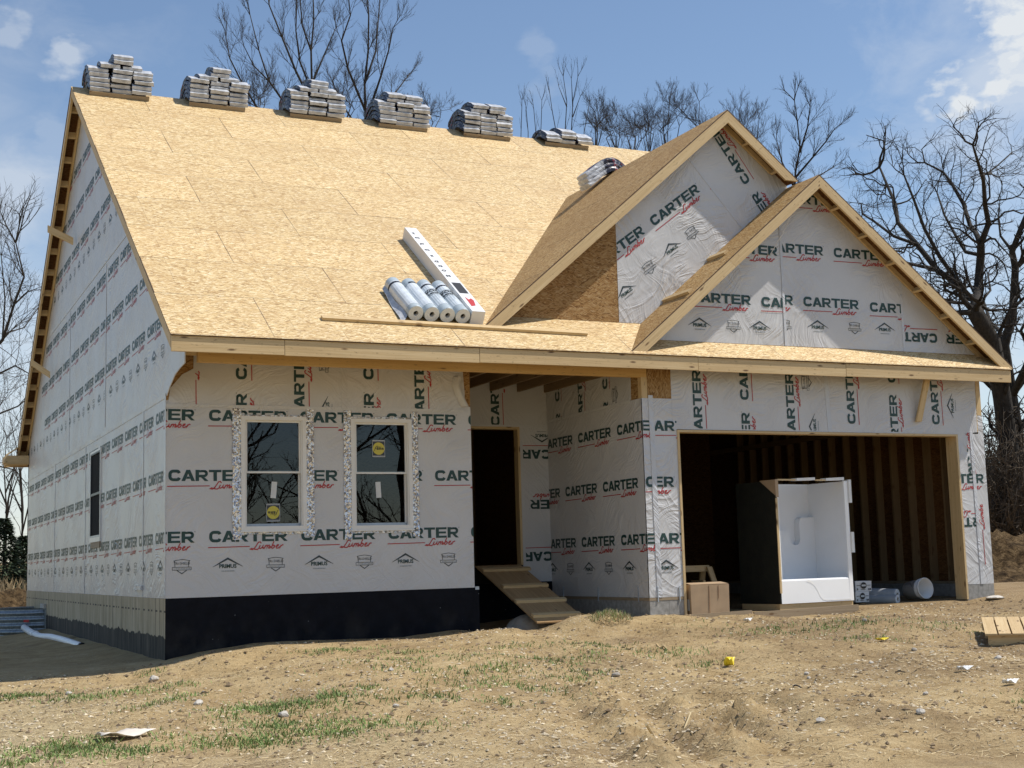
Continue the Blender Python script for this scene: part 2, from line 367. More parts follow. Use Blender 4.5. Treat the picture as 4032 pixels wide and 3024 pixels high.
def soil_mat():
    m, nt, b = mat('clod_soil', .95, .1); g = G(nt); p = g.pos()
    n = g.noise(p, 5, 6, .7)
    g.put(b.inputs['Base Color'], g.ramp(n, [(.36, (.04, .026, .014)), (.52, (.13, .085, .042)), (.70, (.26, .18, .095))]))
    g.put(b.inputs['Normal'], g.bump(g.noise(p, 11, 5, .7), 1., .15)); return m
M['soil'] = soil_mat()

# ------------------------------------------------------------------ mesh helpers
rng = random.Random(7)
V = Vector
class MB:
    """collects faces (with UVs in metres and a material per face) and links them as ONE mesh object"""
    def __init__(s): s.v = []; s.f = []; s.uv = []; s.m = []; s.mats = []; s.sm = []
    def mi(s, name):
        if name not in s.mats: s.mats.append(name)
        return s.mats.index(name)
    def face(s, pts, m, uvs=None, smooth=False):
        i = len(s.v); s.v += [tuple(p) for p in pts]; s.f.append(tuple(range(i, i+len(pts))))
        if uvs is None: uvs = [(p[0], p[1]) for p in pts]
        s.uv += [tuple(u) for u in uvs]; s.m.append(s.mi(m)); s.sm.append(smooth)
    def plane(s, pts, m, o, U, W):
        s.face(pts, m, [((V(p)-o).dot(U), (V(p)-o).dot(W)) for p in pts])
    def hexa(s, c, m, du=None):
        """c: 8 corners, bottom ring 0-3 then top ring 4-7"""
        if du is None: du = (rng.random()*20, rng.random()*20)
        for q in ((3, 2, 1, 0), (4, 5, 6, 7), (0, 1, 5, 4), (1, 2, 6, 5), (2, 3, 7, 6), (3, 0, 4, 7)):
            P = [V(c[i]) for i in q]; e1 = P[1]-P[0]; e2 = P[3]-P[0]
            if e2.length > e1.length: e1, e2 = e2, e1
            if e1.length < 1e-9: continue
            a = e1.normalized(); n = (P[1]-P[0]).cross(P[3]-P[0])
            if n.length < 1e-12: n = V((0, 0, 1))
            bb = n.normalized().cross(a)
            s.face(P, m, [((p-P[0]).dot(a)+du[0], (p-P[0]).dot(bb)+du[1]) for p in P])
    def box(s, lo, hi, m):
        x0, y0, z0 = lo; x1, y1, z1 = hi
        s.hexa([(x0, y0, z0), (x1, y0, z0), (x1, y1, z0), (x0, y1, z0), (x0, y0, z1), (x1, y0, z1), (x1, y1, z1), (x0, y1, z1)], m)
    def board(s, a, b, side, w, nrm, t, m):
        """stick from a to b; (a,b) is the corner edge, w along side, t along nrm"""
        a, b = V(a), V(b); S = V(side).normalized()*w; T = V(nrm).normalized()*t
        s.hexa([a, b, b+S, a+S, a+T, b+T, b+S+T, a+S+T], m)
    def extr(s, pts, off, m, m2=None, o=None, U=None, W=None):
        """flat polygon pts extruded by vector off"""
        off = V(off); P = [V(p) for p in pts]; o = o or P[0]
        if U is None:
            U = (P[1]-P[0]).normalized(); W = off.normalized().cross(U)
        s.plane(P, m, o, U, W); s.plane([p+off for p in reversed(P)], m2 or m, o, U, W)
        for i in range(len(P)):
            j = (i+1) % len(P); L = (P[j]-P[i]).length
            s.face([P[i], P[j], P[j]+off, P[i]+off], m2 or m, [(0, 0), (L, 0), (L, off.length), (0, off.length)])
    def tube(s, pts, rad, m, n=8, cap=True, smooth=True):
        P = [V(p) for p in pts]; rings = []
        rad = rad if isinstance(rad, (list, tuple)) else [rad]*len(P)
        ref = V((0, 0, 1)); L = 0
        for i, p in enumerate(P):
            d = (P[min(i+1, len(P)-1)]-P[max(i-1, 0)]).normalized()
            a = d.cross(ref)
            if a.length < .05: a = d.cross(V((1, 0, 0)))
            a.normalize(); bb = d.cross(a)
            rings.append([p+(a*math.cos(2*math.pi*k/n)+bb*math.sin(2*math.pi*k/n))*rad[i] for k in range(n)])
        for i in range(len(P)-1):
            l = (P[i+1]-P[i]).length
            for k in range(n):
                k2 = (k+1) % n
                s.face([rings[i][k], rings[i][k2], rings[i+1][k2], rings[i+1][k]], m,
                       [(k/n, L), ((k+1)/n, L), ((k+1)/n, L+l), (k/n, L+l)], smooth)
            L += l
        if cap:
            s.face(list(reversed(rings[0])), m); s.face(rings[-1], m)
    def build(s, name, parent=None, weld=False):
        me = bpy.data.meshes.new(name); me.from_pydata(s.v, [], s.f)
        for n in s.mats: me.materials.append(M[n])
        me.polygons.foreach_set('material_index', s.m); me.polygons.foreach_set('use_smooth', s.sm)
        ul = me.uv_layers.new(name='UVMap'); ul.data.foreach_set('uv', [c for u in s.uv for c in u])
        if weld:
            bm = bmesh.new(); bm.from_mesh(me); bmesh.ops.remove_doubles(bm, verts=bm.verts, dist=1e-4); bm.to_mesh(me); bm.free()
        me.update()
        o = bpy.data.objects.new(name, me); col.objects.link(o)
        if parent is not None: o.parent = parent
        return o
def tag(o, label=None, cat=None, group=None, kind=None):
    if label: o['label'] = label
    if cat: o['category'] = cat
    if group: o['group'] = group
    if kind: o['kind'] = kind
    return o
def empty(name, label, cat, group=None, loc=(0, 0, 0)):
    o = bpy.data.objects.new(name, None); col.objects.link(o); o.location = loc; o.empty_display_size = .2
    return tag(o, label, cat, group)
def raw_mesh(name, verts, faces, mname, parent=None, smooth=False):
    me = bpy.data.meshes.new(name); me.from_pydata(verts, [], faces); me.materials.append(M[mname])
    if smooth: me.polygons.foreach_set('use_smooth', [True]*len(me.polygons))
    o = bpy.data.objects.new(name, me); col.objects.link(o)
    if parent is not None: o.parent = parent
    return o

# ------------------------------------------------------------------ lettering
def ribbon(pts, w):
    """polyline -> list of quads, mitred"""
    P = [V((p[0], p[1])) for p in pts]; Lf = []; Rt = []
    for i, p in enumerate(P):
        d0 = (P[i]-P[i-1]).normalized() if i > 0 else (P[1]-P[0]).normalized()
        d1 = (P[i+1]-P[i]).normalized() if i < len(P)-1 else d0
        n = V((-(d0.y+d1.y), d0.x+d1.x))
        n = n.normalized() if n.length > 1e-6 else V((-d0.y, d0.x))
        k = max(.45, n.dot(V((-d0.y, d0.x)))); ww = w[i] if isinstance(w, list) else w
        Lf.append(p+n*ww/2/k); Rt.append(p-n*ww/2/k)
    return [[tuple(Rt[i]), tuple(Rt[i+1]), tuple(Lf[i+1]), tuple(Lf[i])] for i in range(len(P)-1)]
def arc(cx, cy, rx, ry, a0, a1, n=6):
    return [(cx+rx*math.cos(R(a0+(a1-a0)*i/n)), cy+ry*math.sin(R(a0+(a1-a0)*i/n))) for i in range(n+1)]
def glyph(ch):
    s, t, w = .30, .235, 1.06
    if ch == 'C':
        x0, x1, y0, y1 = s/2, w-s/2, t/2, 1-t/2
        pts = [(x1+.01, .70)] + arc(x1-.19, y1-.16, .18, .16, 30, 90, 3) + arc(x0+.28, y1-.28, .28, .28, 90, 180, 5) + arc(x0+.28, y0+.28, .28, .28, 180, 270, 5) + arc(x1-.19, y0+.16, .18, .16, 270, 330, 3) + [(x1+.01, .30)]
        return ribbon(pts, .265)
    if ch == 'A':
        return [[(-.04, 0), (.27, 0), (.53, .66), (.53, 1.0), (.37, 1.0)], [(1.10, 0), (.69+.1, 0), (.53, .66), (.53, 1.0), (.69, 1.0)][::-1],
                [(.36, .20), (.70, .20), (.62, .40), (.44, .40)]]
    if ch == 'R':
        bowl = ribbon([(s, 1-t/2), (w-.34, 1-t/2)] + arc(w-.36, .67, .23, .225, 90, -90, 7) + [(s, .445)], .23)
        return [[(0, 0), (s, 0), (s, 1), (0, 1)]] + bowl + [[(.46, .335), (.78, 0), (1.1, 0), (.76, .335)]]
    if ch == 'T':
        return [[(.0, .79), (w, .79), (w, 1), (0, 1)], [(w/2-s/2, 0), (w/2+s/2, 0), (w/2+s/2, .79), (w/2-s/2, .79)]]
    if ch == 'E':
        return [[(0, 0), (s, 0), (s, 1), (0, 1)], [(s, 0), (w-.02, 0), (w-.02, .2), (s, .2)],
                [(s, .41), (w-.08, .41), (w-.08, .6), (s, .6)], [(s, .8), (w-.02, .8), (w-.02, 1), (s, 1)]]
SCRIPT = [
    [(.135, -.022), (.122, -.004), (.10, -.008), (.078, -.04), (.052, -.078), (.022, -.098), (-.004, -.092), (.012, -.082), (.05, -.094), (.082, -.098), (.104, -.084)],
    [(.122, -.045), (.108, -.074), (.118, -.088), (.142, -.076), (.160, -.045), (.150, -.076), (.162, -.086), (.176, -.07)],
    [(.188, -.046), (.172, -.088), (.188, -.058), (.205, -.046), (.212, -.054), (.200, -.086), (.214, -.058), (.232, -.046), (.238, -.056), (.226, -.082), (.240, -.084), (.256, -.06)],
    [(.296, .0), (.280, -.03), (.262, -.076), (.272, -.088), (.294, -.078), (.304, -.058), (.292, -.046), (.278, -.06)],
    [(.322, -.068), (.346, -.056), (.350, -.044), (.336, -.044), (.320, -.066), (.326, -.086), (.350, -.084), (.368, -.066)],
    [(.384, -.046), (.366, -.088), (.382, -.06), (.402, -.044), (.414, -.050)]]
def word_polys():
    out = []; k = .14
    x = 0
    for ch in 'CARTER':
        for q in glyph(ch): out.append(([(x+p[0]*k*1.06, p[1]*k) for p in q], 'ink_green', 0))
        x += 1.205*k
    out.append(([(x-.008, .13), (x+.002, .13), (x+.002, .14), (x-.008, .14)], 'ink_green', 0))
    out.append(([(-.012, -.072), (.515, -.066), (.515, -.055), (-.012, -.060)], 'ink_red', 0))
    for st in SCRIPT:
        for i, q in enumerate(ribbon([(.525+p[0]*1.03, p[1]*1.02-.002) for p in st], .0135)): out.append((q, 'ink_red', .0004+.00006*i))
    return out
def font_polys(txt, size, m, cx, cy, sx=1., bold=.0):
    cu = bpy.data.curves.new('t', 'FONT'); cu.body = txt; cu.size = size; cu.offset = bold; cu.align_x = 'CENTER'; cu.align_y = 'CENTER'
    cu.resolution_u = 2
    o = bpy.data.objects.new('t', cu); col.objects.link(o); bpy.context.view_layer.update()
    me = bpy.data.meshes.new_from_object(o.evaluated_get(bpy.context.evaluated_depsgraph_get())); bpy.data.objects.remove(o); bpy.data.curves.remove(cu)
    bm = bmesh.new(); bm.from_mesh(me); bmesh.ops.triangulate(bm, faces=bm.faces)
    out = [([(cx+v.co.x*sx, cy+v.co.y) for v in f.verts], m, 0) for f in bm.faces]; bm.free(); bpy.data.meshes.remove(me)
    return out
def shield_polys():
    o = []
    o += [(q, 'ink_black', 0) for q in ribbon([(-.085, -.005), (-.085, .055), (-.098, .07), (-.06, .078), (0, .086), (.06, .078), (.098, .07), (.085, .055), (.085, -.005)], .007)]
    for y0, y1 in ((-.012, -.006), (-.046, -.040)): o.append(([(-.118, y0), (.118, y0), (.118, y1), (-.118, y1)], 'ink_black', .0003))
    for x0 in (-.118, .113): o.append(([(x0, -.040), (x0+.005, -.040), (x0+.005, -.012), (x0, -.012)], 'ink_black', .0003))
    o += [(q, 'ink_black', 0) for q in ribbon([(-.06, -.047), (0, -.088), (.06, -.047)], .010)]
    o += [([(-.09+.02*i, -.031), (-.078+.02*i, -.031), (-.078+.02*i, -.022), (-.09+.02*i, -.022)], 'ink_grey', .0003) for i in range(10)]
    o += font_polys('TRI-SHIELD', .046, 'ink_black', 0, .036, .88)
    return o
def primus_polys():
    o = [(q, 'ink_black', 0) for q in ribbon([(-.19, -.018), (-.10, .03), (0, .085), (.10, .03), (.19, -.018)], [.004, .016, .024, .016, .004])]
    o += font_polys('PRIMUS', .068, 'ink_green', 0, -.012, .98, .0022)
    o += [([(-.08+.021*i, -.078), (-.066+.021*i, -.078), (-.066+.021*i, -.064), (-.08+.021*i, -.064)], 'ink_grey', 0) for i in range(8)]
    return o
STAMP = {'word': word_polys(), 'shield': shield_polys(), 'primus': primus_polys()}
def clip_poly(pts, region):
    """Sutherland-Hodgman against a convex CCW region"""
    for i in range(len(region)):
        a = region[i]; b = region[(i+1) % len(region)]; out = []
        side = lambda p: (b[0]-a[0])*(p[1]-a[1])-(b[1]-a[1])*(p[0]-a[0])
        for j in range(len(pts)):
            p, q = pts[j], pts[(j+1) % len(pts)]; sp, sq = side(p), side(q)
            if sp >= 0: out.append(p)
            if (sp >= 0) != (sq >= 0):
                t = sp/(sp-sq); out.append((p[0]+(q[0]-p[0])*t, p[1]+(q[1]-p[1])*t))
        pts = out
        if len(pts) < 3: return None
    return pts
def stamp(mb, kind, pl, u, v, rot=0, clip=None, lift=.0035):
    o, U, W, n = pl; c, s_ = math.cos(R(rot)), math.sin(R(rot))
    clips = clip if clip and isinstance(clip[0], list) else [clip]
    for pts, m, h in STAMP[kind]:
        q0 = [(u+p[0]*c-p[1]*s_, v+p[0]*s_+p[1]*c) for p in pts]
        for cl_ in clips:
            q = clip_poly(q0, cl_) if cl_ else q0
            if q: mb.face([o+U*a+W*b+n*(lift+h) for a, b in q], m, q)
def rect(u0, v0, u1, v1): return [(u0, v0), (u1, v0), (u1, v1), (u0, v1)]

# ------------------------------------------------------------------ terrain
def vnoise(x, y, seed=0):
    x = np.asarray(x, float); y = np.asarray(y, float)
    xi = np.floor(x).astype(np.int64); yi = np.floor(y).astype(np.int64); fx = x-xi; fy = y-yi
    def h(a, b):
        n = (a*374761393 + b*668265263 + seed*974711) & 0x7fffffff
        n = ((n ^ (n >> 13))*1274126177) & 0x7fffffff
        return ((n ^ (n >> 16)) & 0xffff)/65535.
    sx = fx*fx*(3-2*fx); sy = fy*fy*(3-2*fy)
    return (h(xi, yi)*(1-sx)+h(xi+1, yi)*sx)*(1-sy)+(h(xi, yi+1)*(1-sx)+h(xi+1, yi+1)*sx)*sy - .5
YG = -1.128; YP = 1.793; XG = 6.18; XE = 12.21; XR = 12.47; XL = -.235; YF = -1.5208; ZF = 3.0429; YR = 7.5689; ZR = 8.9874
SL = (ZR-ZF)/(YR-YF); DEP = 16.32; X1 = 4.125; YB = 2*YR-YF
RUTS = ([(2.727, -5.927), (2.306, -7.121), (1.749, -8.433), (1.363, -9.343), (1.046, -10.091)], [(2.898, -7.234), (2.48, -8.204), (2.17, -8.953), (2.012, -9.439)], [(3.101, -7.538), (2.998, -7.949), (2.712, -8.605)])
def gz(x, y):
    """ground height"""
    x = np.asarray(x, float); y = np.asarray(y, float)
    F = np.interp(x, [-8, -3, 0, .4, 1.1, 2.1, 3.1, 3.85, 4.25, 5.0, 6.1, 8, 10.5, 11.6, 12.2, 14, 20, 40],
                  [-.95, -.90, -.74, -.66, -.58, -.60, -.605, -.54, -.63, -.58, -.49, -.455, -.45, -.42, -.37, -.34, -.30, -.2])
    t = np.clip((y+1.6)/-16., 0, 1.6); z = F*(1-t)+(-1.3)*t
    side = np.interp(y, [-1.6, .2, 1.9, 4.5, 12, 18, 30, 60, 110, 400], [-.9, -.80, -.86, -.84, -.9, -.9, -.75, .1, 1.6, 4])
    left = np.interp(x, [-1.0, .05], [1, 0])*np.interp(y, [-1.5, .3], [0, 1])
    z = z*(1-left)+side*left
    back = np.interp(y, [14, 20], [0, 1]); z = z*(1-back)+side*back
    right = np.interp(x, [12.4, 15], [0, 1])*np.interp(y, [0, 6], [0, 1])
    z = z*(1-right)+np.interp(y, [0, 12, 30, 60, 110, 400], [-.35, -.5, -.3, .2, 1.6, 4])*right
    # spoil bump in front of the porch, with a hollow under the ramp
    z = z+.25*np.exp(-(((x-4.75)/.55)**2+((y+2.0)/.5)**2)) + .08*np.exp(-(((x-3.4)/.5)**2+((y+1.9)/.6)**2))
    z = z+.06*np.exp(-(((x-.3)/.5)**2+((y+1.3)/.5)**2))
    pit = np.exp(-(((x-5.0)/.8)**4+((y-.3)/1.0)**4)); z = z-.22*pit
    inside = (x > XG) & (x < XE) & (y > YG+.05)
    amp = np.where(inside, .25, 1.)*np.where(y > -1.2, .5, 1.)
    n = .14*vnoise(x*.5, y*.5, 1)+.075*vnoise(x*1.2, y*1.2, 2)+.028*vnoise(x*3.1, y*3.1, 3)+.016*vnoise(x*7.3, y*7.3, 4)
    n = n+.010*vnoise(x*17, y*17, 5)
    # tyre ruts with broken clods towards the drive
    for line in RUTS:
        for (ax, ay), (bx, by) in zip(line[:-1], line[1:]):
            dx, dy = bx-ax, by-ay; L2 = dx*dx+dy*dy; t = np.clip(((x-ax)*dx+(y-ay)*dy)/L2, 0, 1); d = np.hypot(x-ax-t*dx, y-ay-t*dy)
            n = n+np.maximum(0, .03+.05*vnoise(x*5, y*5, 8)+.075*vnoise(x*15, y*15, 18)+.06*vnoise(x*31, y*31, 28))*np.exp(-(d/.16)**2)*.85-.03*np.exp(-((d-.30)/.13)**2)
    z = z+n*amp*np.where((y < -1.0) | (x < -.4), 1.15, .6)
    z = np.where(inside, np.minimum(z, -.40+.02*vnoise(x*4, y*4, 6)), z)
    return z
def gzf(x, y): return float(gz(x, y))
def build_ground():
    def axis(parts):
        out = []
        for a, b, st in parts: out += list(np.arange(a, b, st))
        return np.array(sorted(set(np.round(out, 4))))
    xs = axis([(-600, -60, 60), (-60, -14, 3), (-14, -6, .4), (-6, -3.2, .12), (-3.2, 10, .05), (10, 14, .1), (14, 30, .4), (30, 90, 3), (90, 901, 60)])
    ys = axis([(-60, -18, 3), (-18, -11, .4), (-11, -9, .1), (-9, -.8, .05), (-.8, 3, .1), (3, 14, .25), (14, 30, .8), (30, 120, 4), (120, 1001, 80)])
    X, Y = np.meshgrid(xs, ys); Z = gz(X, Y)
    # keep the soil under the house floor
    under = (X > .12) & (X < XG-.1) & (Y > 2.0) & (Y < DEP-.2); Z = np.where(under, np.minimum(Z, -1.0), Z)
    nx, ny = len(xs), len(ys)
    verts = np.stack([X, Y, Z], -1).reshape(-1, 3)
    i = np.arange(nx*ny).reshape(ny, nx)
    f = np.stack([i[:-1, :-1], i[:-1, 1:], i[1:, 1:], i[1:, :-1]], -1).reshape(-1, 4)
    me = bpy.data.meshes.new('ground'); me.vertices.add(len(verts)); me.vertices.foreach_set('co', verts.ravel())
    me.loops.add(f.size); me.polygons.add(len(f)); me.loops.foreach_set('vertex_index', f.ravel().astype(np.int32))
    me.polygons.foreach_set('loop_start', np.arange(0, f.size, 4, dtype=np.int32)); me.polygons.foreach_set('loop_total', np.full(len(f), 4, dtype=np.int32))
    me.polygons.foreach_set('use_smooth', np.ones(len(f), dtype=bool)); me.update(calc_edges=True); me.validate()
    me.materials.append(M['ground'])
    o = bpy.data.objects.new('ground', me); col.objects.link(o); tag(o, kind='structure', label='bare brown construction dirt strewn with straw, gravel and green grass patches')
build_ground()

# ------------------------------------------------------------------ the house
house = empty('house', 'unfinished house in printed white house wrap with bare sheathed roof and two front gables', 'house')
EX, EY, EZ = V((1, 0, 0)), V((0, 1, 0)), V((0, 0, 1))
def zroof(y): return ZF+SL*(y-YF) if y <= YR else ZR-SL*(y-YR)
TH = .016
PITCH = 1.184
def grid_wall(mb, o, U, W, n, us, ws, holes, m, mback, depth, rim=False):
    """rectangular wall cells from cut lines, leaving out the holes; back face and reveals included"""
    solid = {}
    for i in range(len(us)-1):
        for j in range(len(ws)-1):
            cu, cw = (us[i]+us[i+1])/2, (ws[j]+ws[j+1])/2
            solid[i, j] = not any(a < cu < c and b < cw < d for a, b, c, d in holes)
    P = lambda a, b, k=0: o+U*a+W*b-n*k
    for (i, j), s_ in solid.items():
        if not s_: continue
        a, b, c, d = us[i], ws[j], us[i+1], ws[j+1]
        mb.plane([P(a, b), P(c, b), P(c, d), P(a, d)], m, o, U, W)
        mb.plane([P(a, b, depth), P(a, d, depth), P(c, d, depth), P(c, b, depth)], mback, o, U, W)
        for (di, dj, e) in ((-1, 0, ((a, d), (a, b))), (1, 0, ((c, b), (c, d))), (0, -1, ((a, b), (c, b))), (0, 1, ((c, d), (a, d)))):
            if (rim or (i+di, j+dj) in solid) and not solid.get((i+di, j+dj), False):
                (p, q), (r, s2) = e
                mb.face([P(p, q), P(p, q, depth), P(r, s2, depth), P(r, s2)], 'wood', [(0, q), (depth, q), (depth, s2), (0, s2)])

# ---- left (side) wall, x = 0, seen from -x; u = -y
PL_SIDE = (V((0, 0, 0)), -EY, EZ, -EX)
SW = (-6.33, .85, -5.22, 2.31)             # side window hole in (u, z)
mb = MB()
grid_wall(mb, *PL_SIDE, [-DEP, SW[0]+.06, SW[2]-.06, 0], [0, SW[1]+.06, SW[3]-.06, 2.52], [(SW[0]+.06, SW[1]+.06, SW[2]-.06, SW[3]-.06)], 'wrap', 'osb_in_shade', .14)
g_side = [(-DEP, 2.52), (0, 2.52), (.03, 2.50), (.25, 2.60), (.55, 2.70), (.85, 2.74), (1.12, 2.76), (1.14, 3.0), (1.14, zroof(-1.14)-TH), (-YR, ZR-TH), (-DEP, zroof(DEP)-TH)]
o_, U_, W_, n_ = PL_SIDE
P3 = [o_+U_*a+W_*b for a, b in g_side]
mb.plane(P3, 'wrap', o_, U_, W_); mb.plane([p+V((.012, 0, 0)) for p in reversed(P3)], 'wall_board', o_, U_, W_)
for i in (1, 2, 3, 4, 5, 6): mb.face([P3[i], P3[i]+V((.012, 0, 0)), P3[i+1]+V((.012, 0, 0)), P3[i+1]], 'wrap')
lower = [rect(-DEP, 0, SW[0]+.06, 2.5), rect(SW[0]+.06, 0, SW[2]-.06, SW[1]+.06), rect(SW[0]+.06, SW[3]-.06, SW[2]-.06, 2.5), rect(SW[2]-.06, 0, 0, 2.5)]
tri = [(-DEP, 2.52), (0, 2.52), (.3, zroof(-.3)-.02), (-YR, ZR-.02), (-DEP, zroof(DEP)-.02)]
for k in range(-1, 15):
    for z, y0 in ((.675, .647), (1.44, -.03), (2.20, .647)):
        stamp(mb, 'word', PL_SIDE, -(y0+k*PITCH), z, 0, lower)
    for z, y0 in ((3.43, 1.285), (4.19, 1.885), (4.945, 1.17), (6.15, 5.54), (6.91, 6.2), (7.66, 5.4)):
        stamp(mb, 'word', PL_SIDE, -(y0+(k-4)*PITCH), z, 0, tri)
for k in range(0, 28):
    stamp(mb, ('primus', 'shield')[k % 2], PL_SIDE, -(.32+k*PITCH/2), .375, 0, lower)
    stamp(mb, ('shield', 'primus')[k % 2], PL_SIDE, -(.22+k*PITCH/2), 3.10, 0, tri)
    stamp(mb, ('shield', 'primus')[k % 2], PL_SIDE, -(.40+k*PITCH/2), 5.84, 0, tri)
# overlaps and corner seam of the wrap
for z in (2.52, 5.28):
    a = -DEP if z < 3 else -12.9; b = 0 if z < 3 else -2.25
    mb.hexa([V((-.006, -a, z-.045)), V((-.006, -b, z-.045)), V((-.003, -b, z-.045)), V((-.003, -a, z-.045)), V((-.009, -a, z+.02)), V((-.009, -b, z+.02)), V((-.002, -b, z+.02)), V((-.002, -a, z+.02))], 'wrap2')
for y, z0, z1 in ((1.55, .0, 2.5), (7.0, 0, 2.5), (11.2, 0, 2.5), (.02, 0, 2.5), (4.9, 2.6, 5.2), (9.2, 2.6, 5.2)):
    mb.hexa([V((-.006, y-.03, z0)), V((-.006, y+.03, z0)), V((-.002, y+.03, z0)), V((-.002, y-.03, z0)), V((-.006, y-.03, z1)), V((-.006, y+.03, z1)), V((-.002, y+.03, z1)), V((-.002, y-.03, z1))], 'tape')
mb.build('side_wall', house)

# ---- front wall, y = 0; u = x
PL_FRONT = (V((0, 0, 0)), EX, EZ, -EY)
WIN = [(.942, .81, 1.795, 2.268), (2.402, .80, 3.255, 2.262)]
holes = [(a+.03, b+.03, c-.03, d-.03) for a, b, c, d in WIN]
mb = MB()
grid_wall(mb, *PL_FRONT, [0, holes[0][0], holes[0][2], holes[1][0], holes[1][2], X1], [0, .83, holes[0][3]-.004, holes[0][3]+.002, 2.45],
          [(a, .83, c, d) for a, b, c, d in holes], 'wrap', 'osb_in_shade', .14)
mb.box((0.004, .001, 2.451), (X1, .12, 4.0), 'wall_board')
H0, H1 = holes
cl = [rect(0, 0, H0[0], 2.375), rect(H0[0], 0, H0[2], .83), rect(H0[2], 0, H1[0], 2.375), rect(H1[0], 0, H1[2], .83), rect(H1[2], 0, X1, 2.375), rect(H0[0], 2.24, H0[2], 2.375), rect(H1[0], 2.24, H1[2], 2.375)]
for k in range(-1, 4):
    for z, x0 in ((.675, .536), (1.44, .03), (2.20, .536)): stamp(mb, 'word', PL_FRONT, x0+k*PITCH, z, 0, cl)
for k in range(0, 7): stamp(mb, ('shield', 'primus')[k % 2], PL_FRONT, .20+k*PITCH/2-.02*(k % 2), .385, 0, cl)
mb.build('front_wall', house)
mb = MB()                                   # upper strip of wrap, lapped over the lower course
pts = [(0.02, 2.375), (X1-.10, 2.38), (X1-.08, 2.62), (X1-.1, 2.9), (X1-.1, 3.4), (.35, 3.4), (.34, 2.86), (.20, 2.78), (.05, 2.60)]
mb.extr([V((u, -.006, z)) for u, z in pts], (0, .004, 0), 'wrap', None, V((0, 0, 0)), EX, EZ)
PL_BAND = (V((0, -.006, 0)), EX, EZ, -EY); cl = [(.03, 2.385), (X1-.1, 2.385), (X1-.1, 3.3), (.36, 3.3), (.36, 2.80), (.05, 2.58)]
for x, st in ((.31, 2.20), (1.02, 2.735), (1.02, 1.551), (1.78, 2.22), (2.73, 2.785), (2.73, 1.60), (3.45, 2.2)): stamp(mb, 'word', PL_BAND, x, st, 90, cl)
stamp(mb, 'primus', PL_BAND, 2.08, 2.36, 90, cl); stamp(mb, 'shield', PL_BAND, 2.06, 2.98, 90, cl)
mb.hexa([V((.0, -.010, 2.365)), V((X1-.1, -.010, 2.375)), V((X1-.1, -.006, 2.375)), V((0, -.006, 2.365)), V((.0, -.013, 2.405)), V((X1-.1, -.012, 2.41)), V((X1-.1, -.006, 2.41)), V((0, -.006, 2.405))], 'wrap2')
mb.hexa([V((2.28, -.012, 2.38)), V((2.36, -.012, 2.38)), V((2.36, -.006, 2.38)), V((2.28, -.006, 2.38)), V((2.28, -.012, 3.3)), V((2.36, -.012, 3.3)), V((2.36, -.006, 3.3)), V((2.28, -.006, 3.3))], 'wrap')
mb.build('wrap_strip', house)
# loose curled flaps at both ends of the strip
for base, curl in (([(X1-.24, 2.86), (X1-.27, 2.74), (X1-.22, 2.60), (X1-.14, 2.45)], -.04),):
    mb = MB()
    for i in range(len(base)-1):
        (a, b), (c, d) = base[i], base[i+1]; w = .12
        q = []
        for (x, z) in ((a, b), (c, d)):
            row = []
            for j in range(5):
                t = j/4; ang = t*2.2
                row.append(V((x+(w*t*.55 if curl > 0 else w*t*.8), -.012-.06*math.sin(ang), z-(w*t*.8 if curl > 0 else w*t*.05))))
            q.append(row)
        for j in range(4): mb.face([q[0][j], q[1][j], q[1][j+1], q[0][j+1]], 'wrap2', [(j*.05, i*.1), (j*.05, i*.1+.1), (j*.05+.05, i*.1+.1), (j*.05+.05, i*.1)], True)
    mb.build('wrap_flap', house, True)
mb = MB(); mb.box((X1-.14, .14, 0), (X1, YP+.1, 4.0), 'osb'); mb.build('partition_wall', house)

